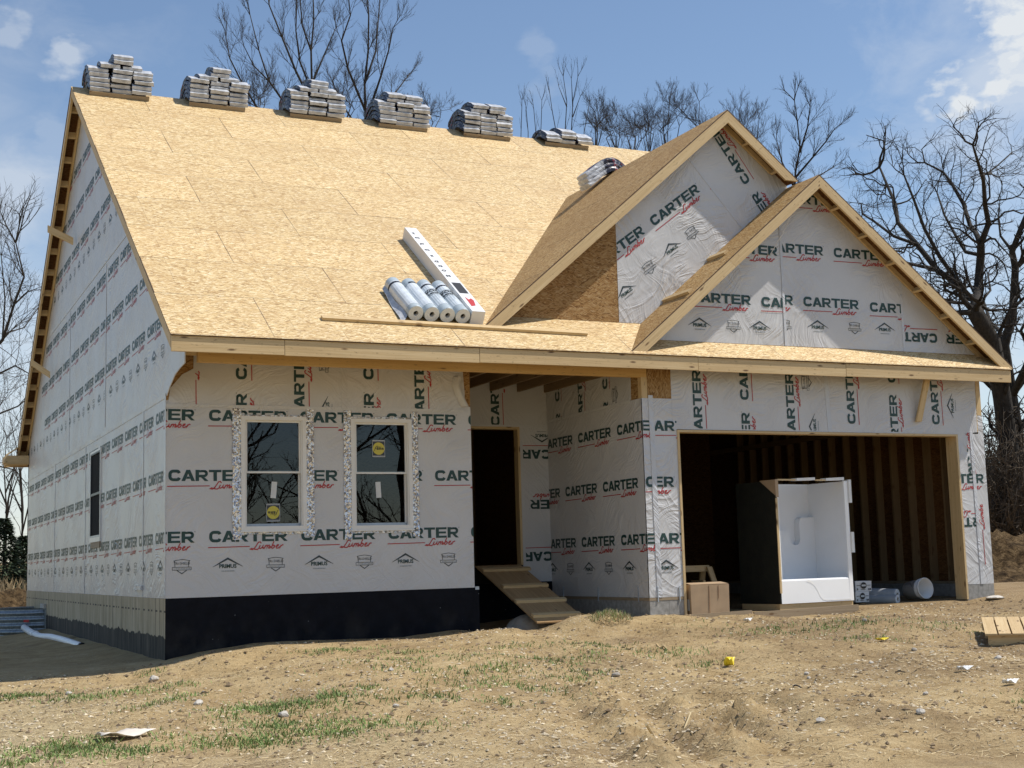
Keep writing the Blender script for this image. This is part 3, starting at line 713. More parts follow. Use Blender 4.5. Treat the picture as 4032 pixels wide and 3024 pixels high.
# ---- windows of the front wall and the side wall
def window(o, U, n, a, b, c, d, stickers, foil, pane_m='glass', ks=(-.055, -.02), w=.05, sash_m='white_vinyl'):
    """double-hung window in the hole a..c, b..d (u, z); parts are frame, sash, pane, sticker, tape"""
    root = bpy.data.objects.new('window', None); col.objects.link(root); root.parent = house
    P = lambda u, z, k: o+U*u+EZ*z+n*k
    def bar(mb, u0, z0, u1, z1, k0, k1, m):
        mb.hexa([P(u0, z0, k1), P(u1, z0, k1), P(u1, z0, k0), P(u0, z0, k0), P(u0, z1, k1), P(u1, z1, k1), P(u1, z1, k0), P(u0, z1, k0)], m)
    mb = MB()
    bar(mb, a, b, c, b+.055, -.05, .022, 'white_vinyl'); bar(mb, a, d-w, c, d, -.05, .022, 'white_vinyl')
    bar(mb, a, b+.055, a+w, d-w, -.05, .022, 'white_vinyl'); bar(mb, c-w, b+.055, c, d-w, -.05, .022, 'white_vinyl')
    bar(mb, a+w, b+.055, a+w+.018, d-w, -.05, .008, 'white_vinyl'); bar(mb, c-w-.018, b+.055, c-w, d-w, -.05, .008, 'white_vinyl')
    bar(mb, a-.012, b-.018, c+.012, b, -.004, .03, 'white_vinyl')
    mb.build('frame', root)
    mid = b+(d-b)*.515
    for i, (z0, z1, k) in enumerate(((b+.055, mid+.02, ks[0]), (mid-.02, d-w, ks[1]))):
        mb = MB(); u0, u1 = a+w+.018, c-w-.018
        t0 = .034 if i == 0 else .024
        bar(mb, u0, z0, u1, z0+t0, k-.03, k, 'galv_cap' if i == 0 else sash_m); bar(mb, u0, z1-.024, u1, z1, k-.03, k, sash_m)
        bar(mb, u0, z0+t0, u0+.02, z1-.024, k-.03, k, sash_m); bar(mb, u1-.02, z0+t0, u1, z1-.024, k-.03, k, sash_m)
        mb.build('sash', root)
        mb = MB(); mb.face([P(u0+.02, z0+t0, k-.018), P(u1-.02, z0+t0, k-.018), P(u1-.02, z1-.024, k-.018), P(u0+.02, z1-.024, k-.018)], pane_m); mb.build('pane', root)
    for kind, u, z, rot, k in stickers:
        mb = MB(); pl = (o+n*(k-.012), U, EZ, n); c_, s_ = math.cos(R(rot)), math.sin(R(rot))
        Q = lambda pts, h=0: [pl[0]+U*(u+x*c_-y*s_)+EZ*(z+x*s_+y*c_)+n*h for x, y in pts]
        if kind == 'round':
            mb.face(Q([(-.09, -.115), (.09, -.115), (.09, .115), (-.09, .115)]), 'sticker_dark')
            for y0, y1 in ((-.112, -.104), (.104, .112), (-.097, -.094), (.094, .097)): mb.face(Q([(-.086, y0), (.086, y0), (.086, y1), (-.086, y1)], .001), 'sticker_white')
            for x0 in (-.088, .084): mb.face(Q([(x0, -.112), (x0+.004, -.112), (x0+.004, .112), (x0, .112)], .001), 'sticker_white')
            mb.face(Q([(.083*math.cos(2*math.pi*i/28), .083*math.sin(2*math.pi*i/28)) for i in range(28)], .002), 'sticker_yellow')
            scr = [[(-.062, -.032), (-.048, .0), (-.035, .028), (-.012, .034), (-.006, .02), (-.028, .006), (-.044, .004)], [(-.03, -.012), (-.012, -.004), (-.008, .008), (-.018, .006), (-.02, -.012), (-.004, -.014)],
                   [(-.004, -.014), (.016, .03), (.008, -.01), (.014, -.014)], [(.014, -.014), (.034, .03), (.024, -.01), (.03, -.012)], [(.062, .008), (.046, .008), (.04, -.01), (.05, -.012), (.062, .006), (.062, -.01), (.072, -.006)]]
            for j, st in enumerate(scr):
                for i, q in enumerate(ribbon(st, .007)): mb.face(Q(q, .003+.0001*(i+8*j)), 'print_black')
        else: mb.face(Q([(-.036, -.105), (.036, -.105), (.036, .105), (-.036, .105)]), 'sticker_white')
        mb.build('sticker', root)
    if foil:
        mb = MB()
        for u0, u1, z0, z1 in foil:
            for i in range(12):
                za, zb = z0+(z1-z0)*i/12, z0+(z1-z0)*(i+1)/12; j0 = .006*math.sin(i*2.3); j1 = .006*math.sin((i+1)*2.3)
                k = .010
                mb.face([P(u0+j0, za, k), P(u1, za, k+.003), P(u1, zb, k+.003), P(u0+j1, zb, k)], 'foil', [(u0, za), (u1, za), (u1, zb), (u0, zb)], True)
        mb.build('flashing_tape', root, True)
    return root
of = V((0, 0, 0))
a, b, c, d = WIN[0]
w1 = window(of, EX, -EY, a, b, c, d, [('round', 1.375, 1.04, 180, -.055), ('slip', 1.385, 1.33, -5, -.055)],
            [(.832, a+.004, .70, 2.36), (c-.004, 1.90, .73, 2.37), (a+.004, c-.004, .765, b-.016), (a+.004, c-.004, d-.002, 2.285)])
tag(w1, label='white framed window nearest the corner, yellow round sticker low on its lower pane')
a, b, c, d = WIN[1]
w2 = window(of, EX, -EY, a, b, c, d, [('round', 2.80, 1.87, 0, -.02), ('slip', 2.80, 1.325, 3, -.055)],
            [(2.303, a+.004, .67, 2.365), (c-.004, 3.345, .70, 2.365), (a+.004, c-.004, .755, b-.016), (a+.004, c-.004, d-.002, 2.285)])
tag(w2, label='white framed window with yellow round sticker on its upper pane')
w3 = window(of, -EY, -EX, *SW, [], None, 'dark_pane', (.018, .02), .035, 'sticker_dark'); tag(w3, label='narrow looking window in the shaded side wall')  # sash and pane coloured dark to paint in their dimness
mb = MB(); mb.box((-.02, 5.25, .74), (-.002, 6.2, .84), 'wood_grey'); mb.build('window_sill', house)
mb = MB(); mb.box((-.03, 1.52, .09), (-.004, 2.05, .155), 'tape'); mb.build('vent_flap', house)

# ---- porch recess: back wall with the doorway, garage side wall
PL_PORCH = (V((0, YP, 0)), EX, EZ, -EY)
DOOR = (4.80, .28, 5.70, 2.377)
mb = MB()
grid_wall(mb, *PL_PORCH, [X1, DOOR[0], DOOR[2], XG], [.02, DOOR[1], DOOR[3], 4.2], [DOOR], 'wrap', 'osb_in_shade', .14)
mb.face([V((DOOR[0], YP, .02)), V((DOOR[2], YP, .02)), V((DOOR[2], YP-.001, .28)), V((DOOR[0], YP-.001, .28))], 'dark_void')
cl = rect(DOOR[2]+.05, .02, XG, 2.36)
for u, v in ((6.22, 2.03), (6.85, 1.26), (6.20, .47)): stamp(mb, 'word', PL_PORCH, u, v, 180, cl)
stamp(mb, 'primus', PL_PORCH, 6.08, 2.24, 180, cl)
band = rect(X1, 2.385, XG, 2.96)
for x, st in ((5.37, 2.385), (4.55, 2.1)): stamp(mb, 'word', PL_PORCH, x, st, 90, band)
mb.hexa([V((X1, YP-.006, 2.36)), V((XG, YP-.006, 2.37)), V((XG, YP, 2.37)), V((X1, YP, 2.36)), V((X1, YP-.01, 2.40)), V((XG, YP-.01, 2.41)), V((XG, YP, 2.41)), V((X1, YP, 2.40))], 'wrap2')
mb.build('porch_wall', house)
mb = MB()
mb.box((DOOR[2]-.038, YP-.012, DOOR[1]), (DOOR[2], YP+.13, DOOR[3]), 'wood'); mb.box((DOOR[0], YP-.012, DOOR[1]), (DOOR[0]+.038, YP+.13, DOOR[3]), 'wood')
mb.box((DOOR[0]+.038, YP-.012, DOOR[3]-.038), (DOOR[2]-.038, YP+.13, DOOR[3]), 'wood'); mb.build('door_frame', house)
PL_GSIDE = (V((XG, 0, 0)), -EY, EZ, -EX)
mb = MB()
grid_wall(mb, *PL_GSIDE, [-YP, -YG-.02], [-.20, 2.49], [], 'wrap', 'osb_in_shade', .14)
cl = rect(-YP, -.2, -YG-.003, 2.49)
for z, y0 in ((.515, .77), (1.28, .056), (2.045, .77)):
    for k in range(-2, 3): stamp(mb, 'word', PL_GSIDE, -(y0+k*PITCH), z, 0, cl)
for k in range(0, 6): stamp(mb, ('primus', 'shield')[k % 2], PL_GSIDE, -(1.75-k*PITCH/2), .20, 0, cl)
mb.build('garage_side_wall', house)
mb = MB(); pl = (V((XG-.004, 0, 0)), -EY, EZ, -EX)
mb.extr([V((XG-.004, -u, z)) for u, z in ((-YP, 2.46), (.84, 2.50), (.86, 3.05), (-YP, 3.6))], (.004, 0, 0), 'wrap', None, V((XG, 0, 0)), -EY, EZ)
mb.hexa([V((XG-.012, YP, 2.44)), V((XG-.012, YG+.3, 2.46)), V((XG-.004, YG+.3, 2.46)), V((XG-.004, YP, 2.44)), V((XG-.014, YP, 2.48)), V((XG-.014, YG+.3, 2.50)), V((XG-.004, YG+.3, 2.50)), V((XG-.004, YP, 2.48))], 'wrap2')
cl = rect(-YP, 2.49, .84, 3.0)
for u, st in ((-1.33, 2.735), (-1.33, 1.551), (-.58, 2.27), (.19, 2.735), (.19, 1.551)): stamp(mb, 'word', pl, u, st, 90, cl)
stamp(mb, 'shield', pl, .40, 2.62, 90, cl)
mb.build('wrap_strip', house)
mb = MB(); mb.box((XG+.002, YG+.02, 2.49), (XG+.11, YP, 3.25), 'wall_board'); mb.box((XG+.02, YP, -.45), (XG+.13, DEP, 5.0), 'osb_in_shade'); mb.build('garage_partition', house)

# ---- garage front
PL_GF = (V((0, YG, 0)), EX, EZ, -EY); OPEN = (6.715, -.6, 11.687, 2.062)
mb = MB()
grid_wall(mb, *PL_GF, [XG, OPEN[0]], [-.20, 2.49], [], 'wrap2', 'osb_in_shade', .14)
cl = rect(XG+.003, -.2, OPEN[0], 2.49)
for z, u in ((.515, XG-.71), (2.045, XG-.71)): stamp(mb, 'word', PL_GF, u, z, 0, rect(XG+.003, -.2, XG+.17, 2.49)); stamp(mb, 'word', PL_GF, XG+.005, z, 0, rect(XG+.19, -.2, OPEN[0], 2.49))
stamp(mb, 'word', PL_GF, XG+.01, 1.28, 0, rect(XG+.003, -.2, XG+.17, 2.49)); stamp(mb, 'word', PL_GF, XG-.55, 1.28, 0, rect(XG+.19, -.2, OPEN[0], 2.49))
stamp(mb, 'primus', PL_GF, XG+.28, .20, 0, cl)
mb.hexa([V((XG+.12, YG-.008, -.2)), V((XG+.20, YG-.008, -.2)), V((XG+.20, YG-.002, -.2)), V((XG+.12, YG-.002, -.2)), V((XG+.10, YG-.008, 2.53)), V((XG+.17, YG-.008, 2.53)), V((XG+.17, YG-.002, 2.53)), V((XG+.10, YG-.002, 2.53))], 'tape')
mb.build('garage_pillar', house)
mb = MB()
mb.extr([V((u, YG-.003, z)) for u, z in ((6.66, 2.07), (OPEN[2], 2.062), (XE-.12, 2.10), (XE-.10, 2.92), (XE-.1, 3.25), (6.655, 3.25), (6.65, 2.5))], (0, .003, 0), 'wrap', None, V((0, YG, 0)), EX, EZ)
mb.box((6.66, YG, 2.075), (XE-.10, YG+.14, 3.25), 'osb')
pl = (V((0, YG-.003, 0)), EX, EZ, -EY); cl = rect(6.67, 2.085, XE-.1, 3.0)
for x, st in ((7.135, 1.90), (7.92, 2.50), (7.92, 1.32), (8.70, 1.91), (9.775, 2.19), (10.56, 2.82), (10.56, 1.64), (11.36, 2.205)): stamp(mb, 'word', pl, x, st, 90, cl)
stamp(mb, 'shield', pl, 8.93, 2.78, 90, cl); stamp(mb, 'primus', pl, 9.03, 2.14, 90, cl); stamp(mb, 'primus', pl, 11.62, 2.50, 90, cl)
mb.hexa([V((9.27, YG-.008, 2.07)), V((9.34, YG-.008, 2.07)), V((9.34, YG-.003, 2.07)), V((9.27, YG-.003, 2.07)), V((9.24, YG-.008, 3.0)), V((9.31, YG-.008, 3.0)), V((9.31, YG-.003, 3.0)), V((9.24, YG-.003, 3.0))], 'tape')
mb.build('garage_header', house)
mb = MB(); mb.box((XG+.095, YG, 2.49), (6.66, YG+.1, 3.2), 'wall_board'); mb.build('bare_panel', house)
mb = MB()
grid_wall(mb, *PL_GF, [OPEN[2], XE], [-.20, 2.10], [], 'wrap2', 'osb_in_shade', .14)
mb.extr([V((XE-.1, YG, 2.10)), V((XE, YG, 2.10)), V((XE, YG, 2.36)), V((XE-.1, YG, 2.36))], (0, .1, 0), 'wrap2')
cl = rect(OPEN[2]+.02, -.2, XE, 2.1)
stamp(mb, 'word', PL_GF, 12.37, .80, 180, rect(OPEN[2]+.02, -.2, 12.0, 2.1)); stamp(mb, 'word', PL_GF, 11.15, 1.32, 0, cl)
stamp(mb, 'word', PL_GF, 12.0, .1, 90, rect(11.97, -.2, XE, 1.0)); stamp(mb, 'word', PL_GF, 11.98, 1.25, 100, rect(11.86, 1.45, XE, 2.1))
mb.hexa([V((XE-.26, YG-.008, -.2)), V((XE-.20, YG-.008, -.2)), V((XE-.20, YG-.002, -.2)), V((XE-.26, YG-.002, -.2)), V((XE-.28, YG-.008, 2.1)), V((XE-.22, YG-.008, 2.1)), V((XE-.22, YG-.002, 2.1)), V((XE-.28, YG-.002, 2.1))], 'tape')
mb.build('garage_pillar', house)
mb = MB(); mb.box((XE-.095, YG-.002, 2.36), (XE-.01, YG+.1, 3.1), 'wood'); mb.build('corner_post', house)
mb = MB(); mb.box((XG, YG-.002, 2.492), (XG+.09, YG+.09, 2.778), 'wood'); mb.build('corner_post', house)
mb = MB()
mb.box((OPEN[0], YG-.014, 2.03), (OPEN[2], YG+.16, 2.062), 'wood'); mb.build('garage_door_frame', house)
mb = MB(); mb.box((OPEN[0], YG-.014, -.45), (OPEN[0]+.034, YG+.16, 2.03), 'wood'); mb.build('garage_door_frame', house)
mb = MB(); mb.box((OPEN[2]-.034, YG-.014, -.42), (OPEN[2], YG+.22, 2.03), 'wood'); mb.build('garage_door_frame', house)

# ---- right wall with its open studs, rear wall
mb = MB(); mb.box((XE-.012, YG+.15, -.2), (XE, DEP, 3.19), 'osb_in_shade'); mb.build('right_wall', house)
mb = MB(); pts = [V((XE-.02, YG+.15, 5.0)), V((XE-.02, DEP, 5.0)), V((XE-.02, YR, ZR-.03)), V((XE-.02, YF+2.9, zroof(YF+2.9)-.03))]
mb.extr([V((XE-.03, YG+.1, 3.2)), V((XE-.03, DEP, 3.2)), V((XE-.03, DEP, zroof(DEP)-.03)), V((XE-.03, YR, ZR-.03)), V((XE-.03, YG+.1, zroof(YG+.1)-.03))], (.03, 0, 0), 'osb_in_shade'); mb.build('right_gable_wall', house)
for i in range(16):
    y = -.76+.405*i
    mb = MB(); mb.box((XE-.15, y, -.16), (XE-.013, y+.04, 2.34), 'wood_shaded'); mb.build('stud', house)
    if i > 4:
        mb = MB(); mb.box((XE-.15, y, 2.44), (XE-.013, y+.04, 3.2), 'wood_shaded'); mb.build('stud', house)
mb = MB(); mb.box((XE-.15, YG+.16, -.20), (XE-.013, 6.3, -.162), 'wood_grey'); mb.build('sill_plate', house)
mb = MB(); mb.box((XE-.15, YG+.16, 2.342), (XE-.013, 6.3, 2.438), 'wood_shaded'); mb.build('top_plate', house)
mb = MB(); mb.box((XE-.2, YG+.15, -.7), (XE+.0, DEP, -.203), 'block'); mb.build('foundation', house)
mb = MB(); mb.box((XG+.15, 6.3, -.45), (XE-.16, 6.42, 3.4), 'osb_in_shade'); mb.build('garage_rear_wall', house)
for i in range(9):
    mb = MB(); mb.box((7.2+i*.5, 6.24, -.4), (7.24+i*.5, 6.298, 3.0), 'wood_shaded'); mb.build('stud', house)
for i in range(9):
    mb = MB(); y = -.5+i*.75; mb.box((XG+.14, y, 2.75), (XE-.16, y+.04, 2.89), 'wood_shaded'); mb.build('ceiling_joist', house)
mb = MB(); mb.box((XG+.14, YG+.15, 2.9), (XE-.035, 6.3, 2.92), 'osb_in_shade'); mb.build('ceiling', house)
mb = MB(); mb.box((0, DEP-.14, 0), (XE, DEP, 3.4), 'osb_in_shade'); mb.build('rear_wall', house)
mb = MB(); mb.box((.15, .15, .2), (X1-.15, DEP-.15, .26), 'osb_in_shade'); mb.box((X1-.14, YP+.15, .2), (XG+.01, DEP-.15, .262), 'osb_in_shade'); mb.build('floor_deck', house)
mb = MB(); mb.box((4.2, 4.6, .27), (6.15, 4.7, 2.9), 'osb_in_shade'); mb.box((.15, 2.4, .27), (4.1, 2.5, 2.9), 'osb_in_shade'); mb.build('partition_wall', house)
for i in range(5):
    mb = MB(); x = 4.6+i*.36; mb.box((x, 4.5, .27), (x+.04, 4.598, 2.9), 'wood_shaded'); mb.build('stud', house)
mb = MB(); mb.box((.15, .15, 2.92), (X1-.15, DEP-.15, 2.96), 'osb_in_shade'); mb.box((X1-.14, YP+.15, 2.92), (XG, DEP-.15, 2.96), 'osb_in_shade'); mb.build('ceiling', house)

# ---- foundations
mb = MB()
mb.plane([V((0, DEP-.02, -1.3)), V((0, 0, -1.3)), V((0, 0, -.002)), V((0, DEP-.02, -.002))], 'concrete', V((0, 0, 0)), -EY, EZ)
mb.box((.002, .2, -1.3), (.2, DEP-.02, -.004), 'block'); mb.build('foundation_wall', house)
mb = MB(); mb.plane([V((0, .004, -1.2)), V((4.19, .004, -1.2)), V((4.19, .004, .0)), V((0, .004, 0))], 'tar', V((0, 0, 0)), EX, EZ)
mb.box((.002, .006, -1.2), (4.19, .2, -.002), 'tar'); mb.box((X1+.01, .002, -.03), (4.192, .18, .012), 'galv_cap')
mb.box((4.0, .2, -1.2), (4.19, YP+.2, -.02), 'tar'); mb.box((4.19, YP+.003, -1.2), (XG, YP+.2, .018), 'tar'); mb.build('foundation_wall', house)
mb = MB()
mb.plane([V((XG+.002, YP, -.9)), V((XG+.002, YG, -.9)), V((XG+.002, YG, -.242)), V((XG+.002, YP, -.242))], 'block', V((XG, .13, -.04)), -EY, EZ)
mb.plane([V((XG+.002, YG+.002, -.9)), V((OPEN[0], YG+.002, -.9)), V((OPEN[0], YG+.002, -.242)), V((XG+.002, YG+.002, -.242))], 'block', V((XG+.1, 0, -.04)), EX, EZ)
mb.box((XG+.004, YG+.004, -.9), (OPEN[0]-.002, YP, -.243), 'block'); mb.build('foundation_wall', house)
mb = MB(); mb.box((XG-.002, YG-.002, -.241), (OPEN[0], YG+.14, -.203), 'wood_grey'); mb.box((XG-.002, YG+.142, -.241), (XG+.14, YP, -.203), 'wood_grey'); mb.build('sill_plate', house)
mb = MB(); mb.box((OPEN[2], YG+.002, -.75), (XE-.002, YG+.2, -.204), 'block'); mb.build('foundation_wall', house)
for x in (XG+.12, XG+.46): mb = MB(); mb.box((x, YG-.014, -.26), (x+.014, YG-.004, -.06), 'galv_cap'); mb.build('anchor_strap', house)
for y in (-.85, .3, 1.4): mb = MB(); mb.box((XG-.014, y, -.26), (XG-.004, y+.012, -.06), 'galv_cap'); mb.build('anchor_strap', house)

# ---- roofs
def roof_sheet(name, poly, mname='osb_roof', uvo=None, down=TH):
    """poly: points on the roof's upper surface"""
    P = [V(p) for p in poly]; n = (P[1]-P[0]).cross(P[2]-P[0]).normalized()
    if n.z < 0: P.reverse(); n = -n
    U = V((1, 0, 0)) if abs(n.x) < .1 else V((0, 1, 0))
    U = (U-n*U.dot(n)).normalized(); W = n.cross(U); mb = MB(); o = V(uvo) if uvo else P[0]
    mname = 'osb_gable_shaded' if name == 'gable_roof' else mname; mb.plane(P, mname, o, U, W); mb.plane([p-n*down for p in reversed(P)], 'osb_in_shade', o, U, W)
    for i in range(len(P)):
        q, r = P[i], P[(i+1) % len(P)]; L = (r-q).length
        mb.face([q, q-n*down, r-n*down, r], 'board_edge', [(0, 0), (0, down), (L, down), (L, 0)])
    return mb.build(name, house)
yf2 = YF-.022
roof_sheet('main_roof', [(XL-.01, yf2, zroof(yf2)), (XR+.01, yf2, zroof(yf2)), (XR+.01, YR, ZR), (XL-.01, YR, ZR)], uvo=(XL, YF, ZF))
roof_sheet('main_roof', [(XL-.01, YR+.002, ZR), (XR+.01, YR+.002, ZR), (XR+.01, YB+.01, ZF), (XL-.01, YB+.01, ZF)])
# gable roofs
GA = dict(x=7.93, z=6.81, yr=-.95, yw=-.66, sl=.853, sr=.80)
GB = dict(x=9.11, z=5.80, yr=-1.475, yw=YG, sl=.836, sr=.787)
def yon(z): return YF+(z-ZF)/SL
def gz_l(g, x): return g['z']-g['sl']*(g['x']-x)
def gz_r(g, x): return g['z']-g['sr']*(x-g['x'])
def foot(g, left=True):
    z = zroof(g['yr'])+.004
    return (g['x']-(g['z']-z)/g['sl'] if left else g['x']+(g['z']-z)/g['sr']), z
fx, fz = foot(GA)
roof_sheet('gable_roof', [(fx, GA['yr'], fz), (GA['x'], GA['yr'], GA['z']), (GA['x'], yon(GA['z'])+.02, GA['z'])], uvo=(fx, GA['yr'], fz))
xe = 9.13; ze = gz_r(GA, xe)
roof_sheet('gable_roof', [(GA['x'], GA['yr'], GA['z']), (xe, GA['yr'], ze), (xe, yon(ze), ze), (GA['x'], yon(GA['z'])+.02, GA['z'])])
fx, fz = foot(GB)
zw = zroof(GA['yw']-.004)
xw = GB['x']-(GB['z']-zw)/GB['sl']
roof_sheet('gable_roof', [(fx, GB['yr'], fz), (GB['x'], GB['yr'], GB['z']), (GB['x'], GA['yw']-.006, GB['z']), (xw, GA['yw']-.006, zw+.004)], uvo=(fx, GB['yr']-.4, fz))
fxr, fzr = foot(GB, False)
roof_sheet('gable_roof', [(GB['x'], GB['yr'], GB['z']), (fxr, GB['yr'], fzr), (GB['x'], yon(GB['z']), GB['z'])])
# gable walls
mb = MB(); g = GA; zb = zroof(g['yw'])+.004; y = g['yw']
xl0 = g['x']-(g['z']-.02-zb)/g['sl']; XS = 6.14
pA = [(xl0, zb), (XS, zb), (XS, gz_l(g, XS)-.02)]
pB = [(XS, zb), (xe, zb), (xe, ze-.02), (g['x'], g['z']-.02), (XS, gz_l(g, XS)-.02)]
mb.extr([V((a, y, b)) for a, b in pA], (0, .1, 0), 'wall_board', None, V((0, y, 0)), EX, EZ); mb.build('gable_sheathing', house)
mb = MB(); mb.extr([V((a, y-.004, b)) for a, b in pB], (0, .1, 0), 'wrap2', 'osb', V((0, y, 0)), EX, EZ)
pl = (V((0, y-.004, 0)), EX, EZ, -EY)
# seam between the two sheets of wrap runs from (7.30, 6.22) down to (8.33, 5.14)
s0, s1 = (7.30, 6.24), (8.33, 5.10)
cA = [(XS, zb), s1, s0, (XS+.1, gz_l(g, XS+.1)-.03)]; cA = [(XS+.003, zb), (8.0, zb), s1, s0, (XS+.003, gz_l(g, XS)-.03)]
cB = [s1, (xe, 4.4), (xe, ze-.03), (g['x'], g['z']-.03), s0]
for k in range(-2, 2): stamp(mb, 'word', pl, 6.765+k*PITCH*math.cos(R(36)), 5.03+k*PITCH*math.sin(R(36)), 36, cA)
for k in range(-1, 2): stamp(mb, 'word', pl, 8.47-k*PITCH*math.cos(R(54)), 5.86+k*PITCH*math.sin(R(54)), 126, cB)
for (u, v, kd) in ((7.40, 4.98, 'shield'), (6.66, 4.42, 'shield'), (7.05, 4.72, 'primus'), (6.27, 4.05, 'primus')): stamp(mb, kd, pl, u, v, 36, cA)
sv = (V((s1[0], 0, s1[1]))-V((s0[0], 0, s0[1]))).normalized(); sn = V((sv.z, 0, -sv.x))
mb.board(V((s0[0], y-.009, s0[1])), V((s1[0], y-.009, s1[1])), sn, .035, EY, .004, 'tape'); mb.build('gable_wall', house)
mb = MB(); g = GB; y = g['yw']; zb = zroof(y)+.004
xl0 = g['x']-(g['z']-.02-zb)/g['sl']; xr0 = g['x']+(g['z']-.02-zb)/g['sr']; XS = 8.60; XT = 10.78
mb.extr([V((a, y-.003, b)) for a, b in ((xl0, zb), (XS, zb), (XS, gz_l(g, XS)-.02))], (0, .1, 0), 'wrap2', 'osb', V((0, y, 0)), EX, EZ)
mb.extr([V((a, y-.006, b)) for a, b in ((XS, zb), (XT, zb), (XT, gz_r(g, XT)-.02), (g['x'], g['z']-.02), (XS, gz_l(g, XS)-.02))], (0, .1, 0), 'wrap', 'osb', V((0, y, 0)), EX, EZ)
mb.extr([V((a, y-.002, b)) for a, b in ((XT, zb), (xr0, zb), (XT, gz_r(g, XT)-.02))], (0, .1, 0), 'wrap', 'osb', V((3, y, 2)), EX, EZ)
pl = (V((0, y-.006, 0)), EX, EZ, -EY)
cA = [(xl0, zb), (XS-.003, zb), (XS-.003, gz_l(g, XS)-.04)]; cB = [(XS+.003, zb), (XT, zb), (XT, gz_r(g, XT)-.04), (g['x'], g['z']-.04), (XS+.003, gz_l(g, XS)-.04)]
cC = [(XT+.003, zb), (xr0, zb), (XT+.003, gz_r(g, XT)-.04)]
for u, v in ((8.955, 3.905), (7.77, 3.91), (10.165, 3.885), (8.36, 4.68), (9.555, 4.675), (8.70, 5.44)): stamp(mb, 'word', pl, u, v, 0, cB)
for u, v in ((8.22, 3.86), (7.035, 3.87), (7.54, 4.62)): stamp(mb, 'word', pl, u, v, 0, cA)
for i, u in enumerate((8.60, 9.19, 9.86, 10.42)): stamp(mb, ('shield', 'primus')[i % 2], pl, u, 3.60+.01*i, 0, cB)
for i, u in enumerate((7.16, 7.72, 8.17)): stamp(mb, ('primus', 'shield')[i % 2], pl, u, 3.55, 0, cA)
stamp(mb, 'word', pl, 11.42, 3.60, 180, cC); stamp(mb, 'word', pl, 12.6, 3.60, 180, cC)
for x, z1, m in ((XS, gz_l(g, XS)-.03, 'tape'), (XT-.02, gz_r(g, XT)-.03, 'tape')):
    mb.hexa([V((x-.01, y-.011, zb)), V((x+.03, y-.011, zb)), V((x+.03, y-.007, zb)), V((x-.01, y-.007, zb)), V((x-.01, y-.011, z1)), V((x+.03, y-.011, z1)), V((x+.03, y-.007, z1)), V((x-.01, y-.007, z1))], m)
mb.build('gable_wall', house)

# ---- fascia, rake boards, lookouts
def fascia(a, b, h=.18, t=.038, name='fascia'):
    mb = MB(); mb.board(V(a), V(b), -EZ, h, EY, t, 'wood'); return mb.build(name, house)
zt = ZF-.026
cuts = [XL, 1.1, 3.62, 6.86, 9.35, XR]
for x0, x1 in zip(cuts[:-1], cuts[1:]): fascia((x0+.003, YF-.002*(int(x0*7) % 2), zt), (x1-.003, YF, zt-.003*math.sin(x0*3)), h=.183+.004*math.sin(x0))
for i in range(11):                          # short rafter tails behind the fascia
    x = .35+i*1.12
    mb = MB(); a = V((x, YF+.04, ZF-.022)); b = V((x, .6 if x < X1 else YG+.02, zroof(.6 if x < X1 else YG+.02)-.022))
    mb.board(a, b, EX, .038, -EZ, .155, 'wood'); mb.build('rafter_tail', house)
for i in range(5):                           # porch rafters and soffit joists
    x = 4.30+i*.46
    mb = MB(); mb.board(V((x, YG+.1, 3.06)), V((x, YP, 3.06)), EX, .038, -EZ, .14, 'wood_shaded'); mb.build('porch_joist', house)
mb = MB(); mb.box((.158, YG-.002, 2.778), (XG+.09, YG+.088, 3.035), 'beam'); mb.build('porch_beam', house)
mb = MB(); mb.box((.10, YG+.1, 3.0), (X1, -.16, 3.02), 'osb'); mb.build('soffit', house)
# left rake: fly rafters, ladder lookouts and ledger on both slopes
def slope_board(name, x, y0, y1, w, dz, h, m='wood'):
    mb = MB(); mb.board(V((x, y0, zroof(y0)-dz)), V((x, y1, zroof(y1)-dz)), EX, w, -EZ, h, m); return mb.build(name, house)
slope_board('rake_board', XL, YF+.04, YR-.001, .038, TH+.006, .17); slope_board('rake_board', XL, YR+.001, YB, .038, TH+.006, .17)
slope_board('rake_ledger', -.045, YF+.6, YR-.001, .038, TH+.006, .13); slope_board('rake_ledger', -.045, YR+.001, YB-.1, .038, TH+.006, .13)
for i in range(18):
    y = YR+.35+i*.5
    if y < YB-.1:
        mb = MB(); mb.board(V((XL+.04, y, zroof(y)-TH-.006)), V((-.046, y, zroof(y)-TH-.006)), V((0, .038, -.025)), .04, -EZ, .10, 'wood'); mb.build('lookout', house)
for i in range(13):
    y = YF+1.0+i*.62
    mb = MB(); mb.board(V((XL+.04, y, zroof(y)-TH-.006)), V((-.046, y, zroof(y)-TH-.006)), V((0, .038, .025)), .04, -EZ, .10, 'wood'); mb.build('lookout', house)
mb = MB(); mb.box((-.50, YB-.55, 2.86), (-.01, YB-.05, 2.90), 'wood'); mb.board(V((-.50, YB-.56, 2.90)), V((-.01, YB-.56, 2.90)), EZ, .16, EY, .04, 'wood')
mb.board(V((-.54, YB-.56, 2.89)), V((-.54, YB+.02, 2.89)), EZ, .15, EX, .038, 'wood'); mb.board(V((-.50, YB-.52, 3.06)), V((-.24, YB-.52, 3.24)), EZ, .03, EY, .4, 'osb')
mb.build('eave_return', house)
fascia((-.50, YB-.02, ZF-.03), (XR, YB-.02, ZF-.03))
def at_x(u, v, x):
    d = FW + RT*(u-2016)/FPX - UP*(v-1512)/FPX
    return V(CAM + d*(x-CAM[0])/d[0])
